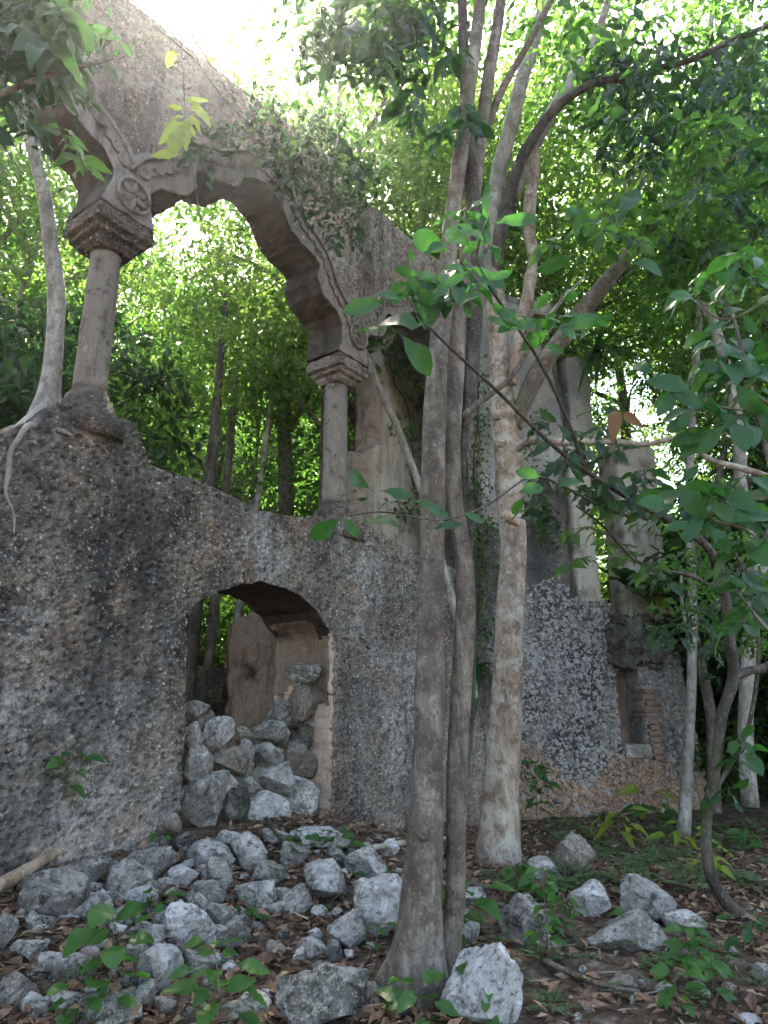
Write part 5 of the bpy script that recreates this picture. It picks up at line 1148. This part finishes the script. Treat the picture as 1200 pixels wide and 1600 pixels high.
filler(CT, 1120, 330, 110, 150, 5.8, .6, 46, 16, .3, .19, 'leaf_bg', 46); filler(CT, 1120, 900, 100, 130, 6.4, .5, 40, 20, .3, .12, 'leaf_bg', 47); filler(TT, 1060, 130, 160, 130, 6.8, .6, 46, 16, .36, .20, 'leaf_dk', 48)
own_crown(TT, at(1010, 40, 8.2), 150, 2.3, 1.6, 1.7, 30, .5, .15, 'leaf_bg', 31)
own_crown(TT, at(1130, 250, 8.6), 70, 1.2, 1.3, 1.6, 22, .45, .19, 'leaf_bg', 32)
own_crown(DT, at(690, -60, 5.6), 90, 1.5, 1.0, .9, 28, .4, .13, 'leaf_bg', 33)
own_crown(RT, at(1120, 420, 10.0), 90, 1.5, 1.2, 2.6, 30, .45, .14, 'leaf_bg', 34)
for lab, pts, Y, m in (('pale trunk leaning right behind the paler column', [(558, 520, 9), (580, 575, 10), (603, 630, 11), (626, 680, 11), (665, 790, 12)], 9.6, 'bark_pale'), ('dark thin trunk leaning right behind the paler column', [(470, 500, 8), (520, 590, 11), (555, 660, 14), (590, 745, 17), (630, 850, 20)], 12.5, 'bark_dark')):
    simple_tree('leaning_tree', lab, pts+[(pts[-1][0]+60, 1010, pts[-1][2]+3), (pts[-1][0]+75, 1090, pts[-1][2]+4)], Y, m)
# undergrowth
rg = np.random.default_rng(5)
def fern_mesh(seed):
    r = np.random.default_rng(seed); C, D, Nn, Ln = [], [], [], []
    for f in range(7):
        a = f*.9+r.uniform(-.3, .3); el = r.uniform(.35, 1.0); d = np.array((math.cos(a)*math.cos(el), math.sin(a)*math.cos(el), math.sin(el))); s = np.cross(d, (0, 0, 1)); s /= np.linalg.norm(s)
        for t in np.linspace(.35, 1, 8):
            p = d*t*.9-np.array((0, 0, .45*t*t*.6))
            for sg in (-1, 1): C.append(p); D.append(s*sg+d*.4); Nn.append((0, 0, 1)); Ln.append(.26*(1.15-.7*t))
    C, D, Nn, Ln = np.array(C), unit(np.array(D)), unit(np.array(Nn, float)+r.normal(0, .25, (len(C), 3))), np.array(Ln); return leaf_mass(C, D, Nn, Ln, Ln*.5, r.uniform(0, 1, len(C)))
FERN = [mesh_from('foliage', V, Fc, M['leaf_fern'], False, {'tint': ('FACE', ti)}) for V, Fc, ti in (fern_mesh(i) for i in range(4))]
fstem = mesh_from('stem', *tube([(0, 0, -.05), (0, 0, .2), (.01, .02, .42)], [.02, .015, .01], 5, 6), M['bark'])
def fern(px, py, s):
    g = ghit(px, py)
    if F1.dist(g[0], g[1]) < .15: return
    r = link('ground_seedling', None, loc=tuple(g)); r.rotation_euler.z = rg.uniform(0, 6.3); r.scale = (s,)*3
    tag(r, f"{'tiny' if s < .13 else ('small' if s < .22 else 'tall')} feathery light green seedling {near(px, py)}", 'plant', 'feathery undergrowth on the forest floor', 'thing'); link('stem', fstem, r); link('foliage', FERN[rg.integers(4)], r)
for k in range(85): fern(rg.uniform(860, 1200), rg.uniform(1272, 1400), rg.uniform(.14, .38))
for k in range(26): fern(rg.uniform(800, 1200), rg.uniform(1420, 1590), rg.uniform(.08, .2))
for k in range(16): fern(rg.uniform(690, 860), rg.uniform(1340, 1560), rg.uniform(.08, .18))
for k in range(14): fern(rg.uniform(100, 620), rg.uniform(1330, 1560), rg.uniform(.05, .12))
# creeper between the trunks and moss on the cross wall
def creeper(name, label, fr, pts, n, per, rcl, Ln, m, seed, d=-.05):
    r = np.random.default_rng(seed); S_ = spline(np.array([[*fr.px(x, y, d), 0] for x, y in pts]), n); cl = np.array([fr.to(u+r.normal(0, rcl*.6), z, d-abs(r.normal(0, .05))) for u, z, _ in S_])
    t_ = thing(name, cl[-1], label, 'creeper'); V, Fc, ti = crown_arrays(seed, cl, per, rcl, Ln); o = mk('foliage', V, Fc, M[m], t_, False, {'tint': ('FACE', ti)})
    part('stem', tube([fr.to(u, z, d*.5) for u, z, _ in S_[::max(1, n//8)]], [.012]*len(S_[::max(1, n//8)]), 5, 30, .1), M['bark_dark'], t_)
creeper('creeper', 'green creeper climbing the wall between double trunk and tan trunk', F1, [(745, 560), (750, 640), (742, 720), (748, 800), (752, 880), (750, 960), (748, 1020)], 46, 16, .22, .11, 'leaf_bg', 21)
creeper('creeper', 'bright creeper on the tan cross wall left of the double trunk', fr3, [(625, 680), (640, 720), (650, 760), (640, 640), (620, 600), (610, 560)], 14, 14, .22, .10, 'leaf_bg2', 22, -.06)
creeper('creeper', 'creeper hanging on the side wall right of the tan trunk', F2, [(835, 640), (830, 700), (850, 760), (840, 830), (880, 850)], 26, 14, .25, .10, 'leaf_bg', 23, -.1)

# leaf litter and sticks
def litter(n, seed):
    r = np.random.default_rng(seed); X = r.uniform(-4.5, 6.5, n); Y = 2.8+8.5*r.uniform(0, 1, n)**1.4; ok = F1.dist(X, Y) > .05; X, Y = X[ok], Y[ok]
    keep = r.uniform(0, 1, len(X)) < .35+.8*sstep(-.3, .3, fbm(np.c_[X*1.1, Y*1.1, X*0], 3, 44)); X, Y = X[keep], Y[keep]; m_ = len(X)
    Z = ground_z(X, Y)+.035*fbm(np.c_[X*4, Y*4, X*0], 4, 9)+.012*fbm(np.c_[X*17, Y*17, X*0], 2, 12)+r.uniform(.004, .03, m_)
    a = r.uniform(0, 6.3, m_); D = unit(np.stack([np.cos(a), np.sin(a), r.normal(0, .3, m_)], -1)); Nn = unit(np.array((0, 0, 1.))+r.normal(0, .45, (m_, 3))); ln = r.uniform(.045, .13, m_)
    V, Fc, ti = leaf_mass(np.stack([X, Y, Z], -1), D, Nn, ln, ln*r.uniform(.3, .55, m_), r.beta(1.6, 2.0, m_)); o = mk('leaf_litter', V, Fc, M['litter'], None, False, {'tint': ('FACE', ti)}); tag(o, 'dry brown leaf litter lying between the stones', 'leaf litter', None, 'stuff')
litter(46000, 3)
def stick(pts, w, label, m='wood', name='fallen_branch', group=None, lift=.03):
    P = []
    for x, y in pts: g = ghit(x, y); P.append(g+np.array((0, 0, lift)))
    R = np.linspace(w, w*.55, len(P))*mpp(pts[0][0], pts[0][1], P[0][1])/2; V, Fs = tube(P, R, 9, 24, .18, len(label), 9); o = mk(name, V, Fs, M[m], None, True, None, True); tag(o, label, 'branch', group)
stick([(-25, 1428), (20, 1402), (65, 1372), (110, 1344), (138, 1328)], 26, 'thick pale barkless branch leaning by the left wall', lift=.12)
stick([(575, 1342), (600, 1338), (630, 1332), (690, 1322), (728, 1318)], 11, 'brown stick lying at the wall behind the double trunk', 'bark_tan', lift=.08)
stick([(415, 1305), (430, 1330), (452, 1352), (465, 1362)], 7, 'dark dead twig lying across the doorway stones', 'bark_dark', lift=.14)
stick([(690, 1365), (740, 1395), (800, 1400), (850, 1395)], 9, 'grey stick between the trunks at right', 'bark', lift=.06)
stick([(780, 1440), (830, 1475), (880, 1500)], 7, 'pale stick before the cracked boulders', 'wood')
stick([(850, 1510), (930, 1545), (1000, 1560)], 9, 'dark stick lying in the litter at lower right', 'bark')
rs = np.random.default_rng(15)
for k in range(46):
    x, y = rs.uniform(30, 1180), rs.uniform(1330, 1590); a = rs.uniform(-.6, .6)+(math.pi if k % 2 else 0); l = rs.uniform(30, 90)
    stick([(x, y), (x+l*.5*math.cos(a), y+l*.25*math.sin(a)+rs.uniform(-4, 4)), (x+l*math.cos(a), min(1598, y+l*.5*math.sin(a)))], rs.uniform(2.5, 5), f"thin {('pale', 'brown', 'black')[k % 3]} dead twig lying {near(x, y)}", ('wood', 'bark', 'bark_dark')[k % 3], 'fallen_twig', 'dead twigs on the forest floor')
# kinds for things made late
for o in bpy.data.objects:
    if o.parent is None and 'category' in o and 'kind' not in o: o['kind'] = 'thing'

# ------------------------------------------------------------------ thin haze added to imitate the lens glow around the sun
hz, t = mat('glow_haze'); t.nodes.remove(t.nodes['Principled BSDF']); pv = N(t, 'VolumePrincipled'); pv.inputs['Color'].default_value = (.93, .96, 1, 1); pv.inputs['Density'].default_value = .00095; pv.inputs['Anisotropy'].default_value = .84
L(t, pv.outputs[0], t.nodes['Material Output'].inputs['Volume'])
x0, x1, y0, y1, z0, z1 = -40, 45, -6, 60, -4, 24
V = np.array([(x, y, z) for x in (x0, x1) for y in (y0, y1) for z in (z0, z1)], float)
o = mk('haze', V, np.array([(0, 1, 3, 2), (4, 6, 7, 5), (0, 4, 5, 1), (2, 3, 7, 6), (0, 2, 6, 4), (1, 5, 7, 3)]), hz, None, False); o['kind'] = 'stuff'
